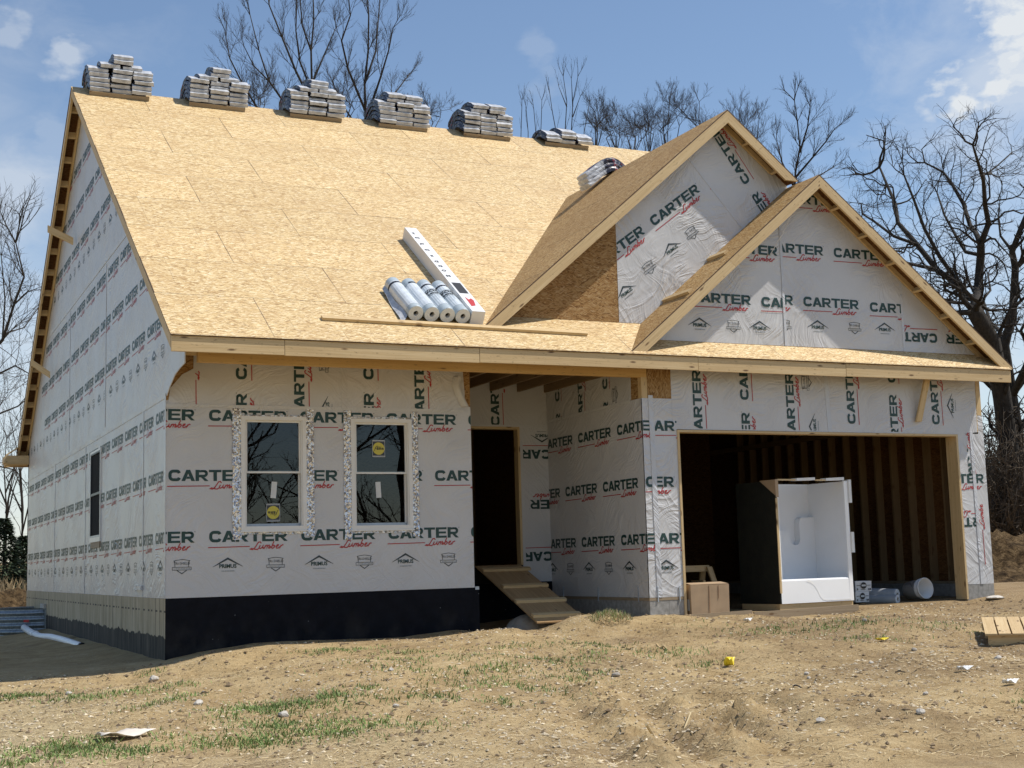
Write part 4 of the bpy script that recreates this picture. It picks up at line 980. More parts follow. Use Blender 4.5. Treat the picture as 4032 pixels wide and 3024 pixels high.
for (u0, v0, u1, v1) in ((188, 886, 289, 936), (121, 1412, 198, 1464)):
    mb = MB(); b_ = at_x(u1, v1, -.06); a_ = at_x(u0, v0, -.56); a_.y = b_.y+.35; a_.z = b_.z+.30*0+(v1-v0)*.0
    t_ = (a_.y-CAM[1]); dd_ = FW + RT*(u0-2016)/FPX - UP*(v0-1512)/FPX; a_ = V(CAM+dd_*t_/dd_[1])
    mb.board(a_, b_, -EZ, .13, EY, .038, 'wood'); mb.build('brace_board', house)
# gable rakes
def gable_rake(g, left, x_end, drop=.022):
    zf_ = gz_l if left else gz_r; y = g['yr']; x0 = g['x']; s_ = -1 if left else 1
    a = V((x0, y, g['z']-drop)); b = V((x_end, y, zf_(g, x_end)-drop)); d = (b-a).normalized(); nn = V((d.z, 0, -d.x)) if not left else V((-d.z, 0, d.x))
    if nn.z > 0: nn = -nn
    h = .135
    # plumb cut at the peak, level cut at the foot
    ap = a+V((0, 0, -h/ -nn.z)); zlow = b.z
    bl = V((b.x-s_*h/abs(d.z), y, b.z))
    def along(p, q, t0, t1): return p+(q-p)*t0, p+(q-p)*t1
    mb = MB(); off = V((0, .038, 0)); n_ = 2
    for i in range(n_):
        (p0, p1), (q0, q1) = along(a, b, i/n_, (i+1)/n_), along(ap, bl, i/n_, (i+1)/n_)
        e = (p1-p0).normalized()*.0015
        c = [q0+e*(i > 0), q1-e*(i < n_-1), q1-e*(i < n_-1)+off, q0+e*(i > 0)+off, p0+e*(i > 0), p1-e*(i < n_-1), p1-e*(i < n_-1)+off, p0+e*(i > 0)+off]
        mb.hexa(c, 'wood')
    mb.build('rake_board', house)
    # ledger on the wall and lookouts between
    L = (b-a).length
    yw = g['yw']-.012
    lw = MB(); a2 = a+V((0, yw-.036-y, -.004))+d*.15; b2 = b+V((0, yw-.036-y, -.004))-d*.35
    lw.board(a2, b2, nn, .07, EY, .034, 'wood'); lw.build('rake_ledger', house)
    k = .55
    while k < L-.35:
        mb = MB(); p = a+d*k+V((0, .039, -.002)); mb.board(p, V((p.x, yw-.037, p.z)), d, .038, nn, .085, 'wood'); mb.build('lookout', house); k += .62
gable_rake(GA, True, foot(GA)[0]); gable_rake(GA, False, 9.12)
gable_rake(GB, True, foot(GB)[0]); gable_rake(GB, False, foot(GB, False)[0])
# toe boards nailed to the second gable's roof, diagonal brace on the garage front
for (x, y0, y1) in ((7.645, -1.13, -.675), (6.87, -1.36, -.66)):
    mb = MB(); mb.board(V((x, y0, gz_l(GB, x)+.003)), V((x, y1, gz_l(GB, x)+.003)), V((GB['sl'], 0, -1))*-1, .038, V((1, 0, GB['sl'])), .085, 'wood'); mb.build('toe_board', house)
mb = MB(); mb.board(V((10.98, YF+.25, 2.88)), V((10.87, YG-.02, 2.24)), EX, .10, -EY, .038, 'wood'); mb.build('brace_board', house)
for a, b in (((7.42, -.93, 6.28), (6.98, -.68, 5.46)), ((8.65, -1.45, 5.26), (8.40, -1.15, 4.62))):
    mb = MB(); mb.tube([V(a), (V(a)+V(b))/2+V((.01, 0, -.02)), V(b)], .006, 'string_white', 5); mb.build('string', house)

# ================================================================== things on the roof
def ground_hit(u, v, lift=0.):
    d = FW + RT*(u-2016)/FPX - UP*(v-1512)/FPX
    t = np.arange(3, 120, .01); P = CAM[None]+d[None]*t[:, None]
    k = np.argmax(P[:, 2] < gz(P[:, 0], P[:, 1])+lift); return V(P[k])
def roof_hit(u, v, off=0.):
    d = FW + RT*(u-2016)/FPX - UP*(v-1512)/FPX
    n = np.array([0, -SL, 1]); c = ZF+off-SL*YF; t = (c-n@CAM)/(n@d); return V(CAM+d*t)
NR = V((0, -SL, 1)).normalized(); DR = V((0, 1, SL)).normalized()     # roof normal, up-slope direction

def bundle_mesh(var, level, w=.350, th=.071, L=.98):
    """a paper-wrapped bundle draped over the ridge; x across, y along, origin = ridge line at its level"""
    r = random.Random(var*31+level); mb = MB(); ny = 12
    rad = .12+.022*level
    def prof(y): return -SL*.97*(math.sqrt(y*y+rad*rad)-rad) + .0*level
    top, bot = [], []
    ring = []
    for i in range(ny+1):
        t = i/ny; y = -L/2+L*t
        yy = y*.86; z = prof(yy)
        dz = -SL*.97*yy/math.sqrt(yy*yy+rad*rad); nrm = V((0, -dz, 1)).normalized()
        bulge = 1+.05*math.sin(t*math.pi*5+var)
        tt = th*(.95 if 0 < i < ny else .84)*bulge
        b0 = V((0, yy, z))
        hw = w/2*(1 if 0 < i < ny else .965)
        row = []
        for (a, b) in ((-1, .12), (-.98, .0), (-.3, -.0), (.3, .0), (.98, 0), (1, .12), (1.005, .55), (1., .92), (.97, 1), (.3, 1.03), (-.3, 1.02), (-.97, 1), (-1., .92), (-1.005, .55)):
            jx, jz = (r.random()-.5)*.016, (r.random()-.5)*.013
            row.append(b0+V((a*hw+jx, 0, 0))+nrm*(b*tt+jz))
        ring.append(row)
    n = len(ring[0])
    for i in range(ny):
        for k in range(n):
            k2 = (k+1) % n
            endish = i < 1 or i >= ny-1
            m = 'plastic_wrap' if (8 <= k <= 10 and i < 4) or (endish and 7 <= k <= 11) else 'bundle_print'  # dark lower band at the ends also paints the shade between layers
            mb.face([ring[i][k], ring[i][k2], ring[i+1][k2], ring[i+1][k]], m)
    for rr, rev in ((ring[0], False), (ring[-1], True)):
        c = sum(rr, V())/n; c = c+V((0, -.004 if not rev else .004, 0))
        for k in range(n):
            q = [rr[k], c, rr[(k+1) % n]]; mb.face(q if not rev else q[::-1], 'plastic_wrap')
    o = mb.build('shingle_bundle', None, True); me = o.data; bpy.data.objects.remove(o); return me
BM = {}
def bundle(x, level, dy, var, label, yaw=0., z0=0., lev_draw=None):
    key = (var % 4, lev_draw if lev_draw is not None else level)
    if key not in BM: BM[key] = bundle_mesh(key[0], key[1])
    o = bpy.data.objects.new('shingle_bundle', BM[key]); col.objects.link(o)
    o.location = (x, YR+dy, ZR+.035+.0785*level+z0); o.rotation_euler = (0, 0, yaw)
    return tag(o, label, 'shingle bundle', 'wrapped shingle bundles on the roof')
STX = [(.016, 1.117), (1.775, 2.865), (3.66, 4.73), (5.42, 6.48), (7.20, 8.27), (9.0, 10.05)]
STN = ['leftmost ridge stack', 'second ridge stack from left', 'third ridge stack from left', 'fourth ridge stack from left', 'fifth ridge stack from left', 'low rightmost ridge stack']
LV = ['bottom', 'second', 'third', 'fourth', 'fifth', 'sixth', 'topmost']
COLN = ['left', 'middle', 'right']
rs = random.Random(5)
for si, (xa, xb) in enumerate(STX):
    cw = (xb-xa)/3
    n_lv = 5 if si < 5 else 2
    for lv in range(n_lv):
        for c in range(3):
            x = xa+cw*(c+.5)+rs.uniform(-.012, .012)+.012*lv*(c-1)*.3
            bundle(x+rs.uniform(-.014, .014), lv, rs.uniform(-.05, .035), rs.randrange(40), f'shingle bundle, {LV[lv]} layer of {COLN[c]} column, {STN[si]}', rs.uniform(-.03, .03), rs.uniform(-.004, .004))
    if si < 3:
        for c, xx in enumerate((xa+cw*1.0, xa+cw*2.05)): bundle(xx, 5, rs.uniform(-.03, .03), rs.randrange(40), f'shingle bundle, {COLN[c*2]} of the pair above the columns, {STN[si]}', rs.uniform(-.03, .03))
        for k in range(2): bundle(xa+cw*1.55+.03*k, 6+k, rs.uniform(-.04, .04), rs.randrange(40), f'shingle bundle, {("lower", "upper")[k]} of two crowning the {STN[si]}', rs.uniform(-.05, .05))
    elif si < 5:
        for k in range(2):
            for c, xx in enumerate((xa+cw*.98, xa+cw*2.02)): bundle(xx+.03*k, 5+k, rs.uniform(-.03, .03), rs.randrange(40), f'shingle bundle, {COLN[c*2]} of the {("lower", "upper")[k]} top pair, {STN[si]}', rs.uniform(-.03, .03))
    else:
        bundle(xa+cw*1.5, 2, 0, 3, f'single shingle bundle on top of the {STN[si]}', .03)
    mb = MB(); y = YR-.36; mb.board(V((xa+.0, y, zroof(y)+.004)), V((xb-.06, y, zroof(y)+.004)), -DR, .038, NR, .075, 'wood_grey')
    tag(mb.build('cleat_plank'), f'narrow wooden plank under the front of the {STN[si]}', 'plank', 'cleat planks under the shingle stacks')
# three bundles on the ridge of the first gable
def gable_bundle(k):
    r = random.Random(k+50); mb = MB(); n = 9; w = .33; L = .92; rings = []
    for i in range(n+1):
        s_ = -.60+L*i/n; xx = s_*.78; rad = .10+.01*k
        z = -GA['sl']*(math.sqrt(xx*xx+rad*rad)-rad); dz = -GA['sl']*xx/math.sqrt(xx*xx+rad*rad); nn = V((-dz, 0, 1)).normalized()
        rings.append([V((xx, a*w/2+(r.random()-.5)*.012, z))+nn*(b*.085+(r.random()-.5)*.008) for a, b in ((-1, .08), (0, 0), (1, .08), (1.02, .5), (.97, .95), (0, 1.02), (-.97, .95), (-1.02, .5))])
    for i in range(n):
        for q in range(8):
            q2 = (q+1) % 8; m = 'plastic_wrap' if i < 1 or (i < 4 and q in (6, 7)) else 'bundle_print'
            mb.face([rings[i][q], rings[i][q2], rings[i+1][q2], rings[i+1][q]], m)
    mb.face(rings[0][::-1], 'plastic_wrap'); mb.face(rings[-1], 'bundle_print')
    o = mb.build('shingle_bundle', None, True); o.location = (GA['x']-.012*k, 2.62+.02*k, GA['z']+.004+.084*k)
    tag(o, f'shingle bundle draped over the taller gable ridge, {("bottom", "middle", "top")[k]} of three', 'shingle bundle', 'wrapped shingle bundles on the roof')
for k in range(3): gable_bundle(k)

# rolls of underlayment, long carton, board
def roll(a, b, rad, ends, face_m, name, label, cat, group, deco=None, core=.33):
    a, b = V(a), V(b); d = (b-a).normalized(); L = (b-a).length
    s_ = d.cross(V((0, 0, 1))).normalized(); u_ = s_.cross(d); N = 22
    root = empty(name, label, cat, group, a); root.rotation_euler = (0, 0, 0)
    def ringp(t, r): return [d*t+(s_*math.cos(2*math.pi*k/N)+u_*math.sin(2*math.pi*k/N))*r for k in range(N)]
    mb = MB()
    secs = [(0, rad*.97), (.015, rad), (L*.5, rad*1.01), (L-.015, rad), (L, rad*.97)]
    rr = [ringp(*q) for q in secs]
    for i in range(len(rr)-1):
        for k in range(N): mb.face([rr[i][k], rr[i][(k+1) % N], rr[i+1][(k+1) % N], rr[i+1][k]], face_m, None, True)
    c0, c1 = ringp(0, rad*core), ringp(L, rad*core)
    for k in range(N):
        k2 = (k+1) % N
        mb.face([rr[0][k2], rr[0][k], c0[k], c0[k2]], ends); mb.face([rr[-1][k], rr[-1][k2], c1[k2], c1[k]], ends)
    mb.build('roll_body', root, True)
    mb = MB(); i0, i1 = ringp(.06, rad*core*.95), ringp(L-.06, rad*core*.95)
    for k in range(N):
        k2 = (k+1) % N
        mb.face([c0[k2], c0[k], i0[k], i0[k2]], 'roll_core'); mb.face([c1[k], c1[k2], i1[k2], i1[k]], 'roll_core')
    mb.face(i0, 'dark_void'); mb.face(i1[::-1], 'dark_void'); mb.build('core', root)
    def sleeve(t0, t1, r, m, nm, a0=0, a1=360):
        mb = MB(); n = 18; q0 = []; q1 = []
        for k in range(n+1):
            an = R(a0+(a1-a0)*k/n); v = s_*math.cos(an)+u_*math.sin(an); q0.append(d*t0+v*r); q1.append(d*t1+v*r)
        for k in range(n): mb.face([q0[k], q0[k+1], q1[k+1], q1[k]], m, None, True)
        mb.build(nm, root)
    def letters(txt, t, size, m):
        mb = MB()
        for pts, mm, h in font_polys(txt, size, m, 0, 0, 1.1, .002):
            q = []
            for x, y in pts:
                an = R(90)-x/rad*1; v = s_*math.cos(an)+u_*math.sin(an); q.append(d*(t-y)+v*(rad*1.012+.004))
            mb.face(q, m)
        mb.build('lettering', root)
    if deco: deco(sleeve, letters, L, rad)
    return root
rc = [(2.98, -.92), (3.20, -.925), (3.415, -.93), (3.628, -.935)]
def deco_plain(sl, le, L, r): sl(.10, L-.12, r*1.02, 'roll_white', 'wrapper'); sl(L-.20, L-.15, r*1.03, 'strap_black', 'strap')
def deco_strap(sl, le, L, r): sl(.12, L-.18, r*1.02, 'roll_white', 'wrapper'); sl(L-.17, L-.13, r*1.03, 'strap_black', 'strap', 60, 120)
def deco_print(sl, le, L, r):
    sl(.16, L-.12, r*1.012, 'roll_white', 'wrapper'); sl(L-.21, L-.17, r*1.03, 'strap_black', 'strap')
    sl(L-.36, L-.345, r*1.022, 'strap_black', 'band'); sl(L-.52, L-.51, r*1.022, 'strap_black', 'band')
    le('ROOF', L-.40, .085, 'print_black'); le('UNDERLAY', L-.475, .05, 'print_black')
rl = ['leftmost roll of roofing underlay with a loose torn sleeve', 'second roll of roofing underlay from the left, in a plain creased sleeve', 'third roll of roofing underlay from the left, printed sleeve and black strap', 'roll of roofing underlay lying against the long white carton']
for i, (x, y) in enumerate(rc):
    a = V((x, y, zroof(y)))+NR*.108; b = a+DR*1.0+V((-.015, 0, 0))
    roll(a, b, .104, 'roll_white', 'roll_blue', 'underlay_roll', rl[i], 'roll', 'underlay rolls on the roof', (deco_plain, deco_strap, deco_print, deco_print)[i])
mb = MB()                                    # loose sleeve corner of the first roll
for i in range(6):
    t0, t1 = i/6, (i+1)/6; p = lambda t, q: V((2.87-.10*q, -.92+.85*t-.12*q, 0))
    qs = []
    for t, q in ((t0, 0), (t1, 0), (t1, 1-.5*t1), (t0, 1-.5*t0)):
        v = p(t, q); qs.append(V((v.x, v.y, zroof(v.y)))+NR*(.06*(1-q)+.012+.015*math.sin(t*9)))
    mb.face(qs, 'plastic_wrap', None, True)
tag(mb.build('plastic_scrap', None, True), 'torn strip of clear plastic hanging off the leftmost underlay roll', 'plastic scrap')
A0 = V((3.745, -.935, 0)); A1 = V((3.83, 1.74, 0)); A0.z, A1.z = zroof(A0.y), zroof(A1.y); dd = (A1-A0).normalized(); ss = dd.cross(NR).normalized()
root = empty('long_carton', 'long white printed carton lying up the main roof slope', 'carton', None, A0)
mb = MB(); z_ = V(); W_, H_ = .185, .185
mb.board(z_+NR*.004, dd*(A1-A0).length+NR*.004, ss, W_, NR, H_, 'carton_white'); mb.build('carton_body', root)
LC = (A1-A0).length
def carton_print(txt, t, size, m='print_black', across=.5, rot=90):
    mb = MB(); c_, s_ = math.cos(R(rot)), math.sin(R(rot))
    for pts, mm, h in font_polys(txt, size, m, 0, 0, 1.0, .003):
        mb.face([ss*(W_*across+(x*c_-y*s_))+dd*(t+(x*s_+y*c_))+NR*(H_+.007) for x, y in pts], m)
    mb.build('lettering', root)
for t, tx in ((2.95, '2'), (2.75, 'to'), (2.5, 'of'), (2.25, 'to'), (2.02, 'II'), (1.8, 'D'), (1.62, 'D'), (1.45, 'O'), (1.25, 'M')): carton_print(tx, t, .085, across=.36, rot=180)
mb = MB(); q = [(.16, .62), (.86, .62), (.86, 1.0), (.16, 1.0)]; mb.face([ss*(W_*a)+dd*t+NR*(H_+.006) for a, t in q], 'print_black'); mb.build('dark_label', root)
mb = MB(); q = [(.25, .17), (.62, .20), (.80, .38), (.7, .45), (.45, .40), (.3, .5)]; mb.face([ss*(W_*a)+dd*t+NR*(H_+.006) for a, t in q], 'red_label'); mb.build('picture', root)
mb = MB(); a = V((1.715, -1.035, 0)); b = V((5.385, -1.115, 0)); a.z, b.z = zroof(a.y), zroof(b.y)
mb.board(a+NR*.004, b+NR*.004, DR, .085, NR, .038, 'wood'); tag(mb.build('timber_board'), 'long pale timber board laid along the lower roof just above the eave', 'board')

# ================================================================== porch and garage things
root = empty('ramp', 'wooden plywood ramp with four cleats leading up to the doorway', 'ramp', None, (5.0, .5, -.1))
T0 = V((4.90, YP-.03, .285)); T1 = V((4.70, -.72, -.47)); o0 = V((5.0, .5, -.1)); dr = (T1-T0).normalized(); sr = V((1, 0, 0)); nr = sr.cross(T1-T0).normalized(); nr = nr if nr.z > 0 else -nr; rw = .74; RL = (T1-T0).length
mb = MB(); mb.board(T0-o0, T1-o0, sr, rw, -nr, .02, 'ply'); mb.build('deck', root)
for i, t in enumerate((.09, .40, .66, .90)):
    mb = MB(); p = T0+dr*RL*t+sr*(.02+.03*math.sin(i*2)); mb.board(p-o0+nr*.001, p+sr*(rw+.03*math.cos(i*3))-o0+nr*.001, dr, .088, nr, .038, 'wood'); mb.build('cleat', root)
def rock(name, loc, sx, sy, sz, m, label, cat='rock', group=None, seed=0, det=2):
    bm = bmesh.new(); bmesh.ops.create_icosphere(bm, subdivisions=det, radius=1); r = random.Random(seed)
    off = [V((r.uniform(-1, 1), r.uniform(-1, 1), r.uniform(-1, 1))).normalized() for _ in range(9)]; lim = [r.uniform(.62, .95) for _ in range(9)]
    for v in bm.verts:
        for o_, l_ in zip(off, lim):
            e = v.co.dot(o_)-l_
            if e > 0: v.co -= o_*e*.9
        v.co = V((v.co.x*sx, v.co.y*sy, v.co.z*sz))
    me = bpy.data.meshes.new(name); bm.to_mesh(me); bm.free(); me.materials.append(M[m])
    o = bpy.data.objects.new(name, me); col.objects.link(o); o.location = loc; o.rotation_euler = (0, 0, r.uniform(0, 6)); return tag(o, label, cat, group)
rock('boulder', (4.92, .10, gzf(4.92, .1)+.16), .30, .28, .26, 'stone_grey', 'large rounded grey boulder wedged under the plywood ramp', 'boulder', 'boulders under the ramp', 3, 3)
rock('boulder', (4.42, -.35, gzf(4.42, -.35)+.09), .24, .2, .15, 'stone_grey', 'smaller half buried boulder left of the plywood ramp', 'boulder', 'boulders under the ramp', 8, 3)

# cardboard box
def carton(name, label, x, y, z, w, d, h, rot, m, extra=None, cat='cardboard box', group=None):
    root = empty(name, label, cat, group, (x, y, z)); root.rotation_euler = (0, 0, rot); mb = MB()
    b = .006
    mb.hexa([V((0, 0, 0)), V((w, 0, 0)), V((w, d, 0)), V((0, d, 0)), V((-b, -b, h)), V((w+b, -b*.5, h*.985)), V((w, d, h)), V((0, d, h))], m); mb.build('carton_body', root)
    if extra: extra(root, w, d, h)
    return root
def cb_extra(root, w, d, h):
    mb = MB(); mb.box((w*.47, -.010, .01), (w*.47+.004, -.004, h*.97), 'cardboard_edge'); mb.box((w*.72, -.010, .2), (w*.72+.003, -.004, h*.97), 'cardboard_edge'); mb.build('crease', root)
    for (p, q, m) in (((0, 0, h+.001), (w, 0, h+.001), 1), ((0, d, h+.001), (w, d, h+.001), -1)):
        mb = MB(); mb.extr([V(p), V(q), V((q[0]-.01, q[1]+m*d*.47, h+.025)), V((p[0]+.01, p[1]+m*d*.47, h+.02))], (0, 0, .004), 'cardboard'); mb.build('flap', root)
    mb = MB(); mb.face([V((-.009, .12, .05)), V((-.009, .04, .05)), V((-.010, .04, .2)), V((-.010, .12, .2))], 'sticker_white'); mb.build('label_sticker', root)
carton('cardboard_box', 'brown cardboard box standing at the left jamb of the garage opening', 6.79, -1.19, -.445, .585, .40, .395, R(-3), 'cardboard', cb_extra)
# saw horse
root = empty('sawhorse', 'wooden sawhorse behind the brown cardboard box', 'sawhorse', None, (7.55, .1, -.42))
mb = MB(); mb.board(V((-.75, -.045, .62)), V((.35, -.045, .62)), EY, .09, EZ, -.09, 'wood'); mb.build('beam', root)
for (x, s_) in ((-.62, -1), (-.62, 1), (.24, -1), (.24, 1)):
    mb = MB(); mb.board(V((x+.04*(1 if x > 0 else -1), s_*.06, .60)), V((x+.10*(1 if x > 0 else -1), s_*.30, 0)), EX, .085, EY, .036*s_, 'wood'); mb.build('leg', root)
for x in (-.58, .16):
    mb = MB(); mb.board(V((x, -.17, .32)), V((x, .17, .32)), EZ, .085, EX, .034, 'wood'); mb.build('brace', root)

# bath and shower unit on its pallet base
root = empty('bath_surround', 'one piece white moulded bath and shower unit standing in the garage opening', 'bath unit', None, (8.395, -.98, -.455)); root.rotation_euler = (0, 0, R(7))
BW, BD, BH, BB = 1.43, .84, 1.83, .085
mb = MB(); mb.box((0, .02, 0), (BW, .06, BB-.004), 'wood'); mb.box((0, BD-.06, 0), (BW, BD-.02, BB-.004), 'wood'); mb.box((0, .062, 0), (.06, BD-.062, BB-.004), 'wood'); mb.box((BW-.06, .062, 0), (BW, BD-.062, BB-.004), 'wood'); mb.build('pallet_base', root)
mb = MB(); ah = .42
prof = [(-.004, BB), (.0, ah-.02), (.006, ah-.004), (.022, ah+.004), (.10, ah+.004), (.118, ah-.008), (.15, BB+.1), (.15, BB)]
for i in range(len(prof)-1):
    (y0, z0), (y1, z1) = prof[i], prof[i+1]; mb.face([V((0.02, y0, z0)), V((BW-.02, y0, z0)), V((BW-.02, y1, z1)), V((.02, y1, z1))], 'bath_white', None, i > 0)
cur = [(.52, ah-.012), (.60, ah-.03), (.68, ah-.085), (.73, ah-.16), (.77, ah-.24), (.82, BB+.045), (.9, BB+.03), (BW-.05, BB+.03)]
for i, q in enumerate(ribbon(cur, .012)): mb.face([V((x, -.010, z)) for x, z in q], 'bath_white', None, True)
mb.build('bath_apron', root)
def panel(name, inner, outer, m_in='bath_white', m_out='bath_back'):
    mb = MB(); n = len(inner)
    mb.face(inner, m_in); mb.face(list(reversed(outer)), m_out)
    for i in range(n): mb.face([inner[(i+1) % n], inner[i], outer[i], outer[(i+1) % n]], m_in if i == 0 else m_out)
    return mb.build(name, root)
panel('side_panel', [V((.03, .0, BB)), V((.03, BD-.03, BB)), V((.03, BD-.03, BH)), V((.03, 0, BH))], [V((0, 0, BB)), V((0, BD, BB)), V((0, BD, BH)), V((0, 0, BH))])
panel('side_panel', [V((BW-.03, BD-.03, BB)), V((BW-.03, 0.03, BB)), V((BW-.03, .03, BH)), V((BW-.03, BD-.03, BH))], [V((BW, BD, BB)), V((BW, 0, BB)), V((BW, 0, BH)), V((BW, BD, BH))])
panel('back_panel', [V((.03, BD-.03, BB)), V((BW-.03, BD-.03, BB)), V((BW-.03, BD-.03, BH)), V((.03, BD-.03, BH))], [V((0, BD, BB)), V((BW, BD, BB)), V((BW, BD, BH)), V((0, BD, BH))])
mb = MB(); mb.box((.03, .0, ah+.01), (.055, .03, BH), 'bath_white'); mb.box((BW-.075, -.004, BB), (BW-.0, .028, BH), 'bath_white'); mb.box((.03, .02, BB+.05), (BW-.03, BD-.03, BB+.09), 'bath_white'); mb.build('front_flange', root)
mb = MB()                                    # moulded ledge with its U shaped recess along the back and right wall
top = [(.03, .66), (.70, 1.13), (.865, 1.13)] 
ol = [(.031, 1.13), (.80, 1.13), (.86, 1.12), (.895, 1.07)] + [(.905+.0, .99)] + arc(1.0, 1.0, .095, .09, 180, 360, 8) + [(1.095, 1.25), (1.11, 1.30), (1.15, 1.325), (BW-.031, 1.33)]
yb_ = BD-.03; pr = .11
for i in range(len(ol)-1):
    (x0, z0), (x1, z1) = ol[i], ol[i+1]
    mb.face([V((x0, yb_-pr, z0)), V((x0, yb_-.001, z0)), V((x1, yb_-.001, z1)), V((x1, yb_-pr, z1))][::-1], 'bath_white', None, True)
    if abs(x1-x0) > 1e-4: mb.face([V((min(x0, x1), yb_-pr, BB+.1)), V((max(x0, x1), yb_-pr, BB+.1)), V((max(x0, x1), yb_-pr, z1 if x1 > x0 else z0)), V((min(x0, x1), yb_-pr, z0 if x1 > x0 else z1))], 'bath_white')
mb.build('moulded_ledge', root)
for (x0, x1, y0, z0, z1, r_) in ((.42, .78, -.01, BH, BH+.035, .05), (1.0, 1.36, -.01, BH+.004, BH+.04, .06)):
    mb = MB(); mb.hexa([V((x0, y0, z0)), V((x1, y0, z0+.01)), V((x1, y0+.12, z0+.01)), V((x0, y0+.12, z0)), V((x0, y0, z1)), V((x1, y0, z1+r_*.3)), V((x1, y0+.12, z1+r_*.3)), V((x0, y0+.12, z1))], 'foam_white'); mb.build('foam_pad', root)
for (z0, z1) in ((BH-.32, BH+.02), (.78, 1.08)):
    mb = MB(); mb.box((BW+.004, -.03, z0), (BW+.05, .10, z1), 'foam_white'); mb.build('foam_pad', root)
mb = MB(); mb.box((.05, -.01, BH), (.40, .02, BH+.022), 'wood'); mb.box((.80, -.01, BH), (.98, .02, BH+.022), 'wood'); mb.build('top_strip', root)
mb = MB(); mb.extr([V((-.012, -.03, BH-.22)), V((-.012, -.03, BH+.012)), V((-.012, .30, BH+.012))], (-.008, 0, 0), 'cardboard'); mb.box((-.02, -.035, BH-.24), (.035, -.031, BH+.014), 'cardboard'); mb.build('corner_guard', root)
mb = MB(); mb.box((-.006, -.012, BB+.15), (.03, -.001, BH-.25), 'wood'); mb.build('edge_strip', root)

# white cartons, grey rolls, bucket
def wc_extra(root, w, d, h):
    mb = MB(); mb.face([V((w*.5+.05*math.cos(2*math.pi*i/24), -.012, h*.56+.05*math.sin(2*math.pi*i/24))) for i in range(24)], 'print_black')
    mb.face([V((w*.5+x, -.014, h*.56+z)) for x, z in ((-.036, -.012), (.036, -.012), (.036, .014), (-.036, .014))], 'sticker_white')
    for x0, x1, z0, z1 in ((.06, .3, .55, .6), (.72, .94, .55, .6), (.08, .14, .12, .3), (.78, .84, .12, .28), (.87, .95, .12, .28), (.3, .6, .14, .18)):
        mb.face([V((w*x0, -.012, h*z0)), V((w*x1, -.012, h*z0)), V((w*x1, -.012, h*z1)), V((w*x0, -.012, h*z1))], 'print_black')
    mb.build('printed_emblem', root)
carton('carton', 'white printed carton stacked on another beside the bath unit', 10.24, -.32, -.262, .27, .22, .155, R(-8), 'carton_white', wc_extra, 'carton', 'white cartons in the garage')
carton('carton', 'white printed carton on the dirt underneath another carton', 10.20, -.36, -.422, .27, .26, .158, R(5), 'carton_white', wc_extra, 'carton', 'white cartons in the garage')
roll((10.86, -.52, -.335), (10.44, .35, -.30), .095, 'roll_white', 'roll_grey', 'membrane_roll', 'grey membrane roll on top, behind the other one in the garage', 'roll', 'grey membrane rolls in the garage', None, .42)
roll((10.78, -.62, -.395), (10.42, .2, -.40), .072, 'roll_white', 'roll_grey', 'membrane_roll', 'thinner grey membrane roll in front on the garage dirt', 'roll', 'grey membrane rolls in the garage', None, .42)
root = empty('bucket', 'white plastic bucket lying on its side in the garage opening', 'bucket', None, (11.24, -.52, -.262))
root.rotation_euler = V((.06, -.99, .10)).to_track_quat('Z', 'Y').to_euler()
mb = MB(); N = 32; sec = [(-.02, 0), (0, .125), (.27, .143), (.272, .152), (.284, .152), (.286, .146), (.302, .147), (.304, .156), (.316, .156), (.318, .150), (.352, .153), (.353, .160), (.368, .160), (.368, .147), (.02, .122), (.01, 0)]
for i in range(len(sec)-1):
    (z0, r0), (z1, r1) = sec[i], sec[i+1]
    for k in range(N):
        a0, a1 = 2*math.pi*k/N, 2*math.pi*(k+1)/N
        q = [V((r0*math.cos(a0), r0*math.sin(a0), z0-.18)), V((r0*math.cos(a1), r0*math.sin(a1), z0-.18)), V((r1*math.cos(a1), r1*math.sin(a1), z1-.18)), V((r1*math.cos(a0), r1*math.sin(a0), z1-.18))]
        mb.face(q, 'bucket_white', None, True)
mb.build('bucket_body', root, True)
mb = MB(); mb.tube([V((.158*math.cos(a), .158*math.sin(a)-.02*math.sin(a*1), .11-.16*math.sin((a)))) for a in np.linspace(0, math.pi, 14)], .0035, 'galv', 5); mb.build('handle', root)

# form boards, cement spill, scraps at the garage sill
for (xa, ya, xb, yb, lab) in ((6.05, -1.44, 7.62, -1.40, 'dirty form board on edge in front of the cardboard box'), (7.68, -1.36, 9.55, -1.24, 'dirty form board on edge in front of the bath unit')):
    mb = MB(); mb.board(V((xa, ya, -.60)), V((xb, yb, -.57)), EZ, .155, EY, .034, 'wood_grey'); tag(mb.build('form_board'), lab, 'board', 'form boards along the garage sill')
rock('cement_spill', (6.28, -1.33, -.47), .36, .14, .04, 'stone_pale', 'pale cement spill at the foot of the garage pillar', 'cement spill', None, 4, 3)
rock('cement_spill', (12.0, -1.35, gzf(12.0, -1.35)+.01), .22, .12, .035, 'stone_pale', 'pale cement patch under the right garage pillar', 'cement spill', None, 14, 3)

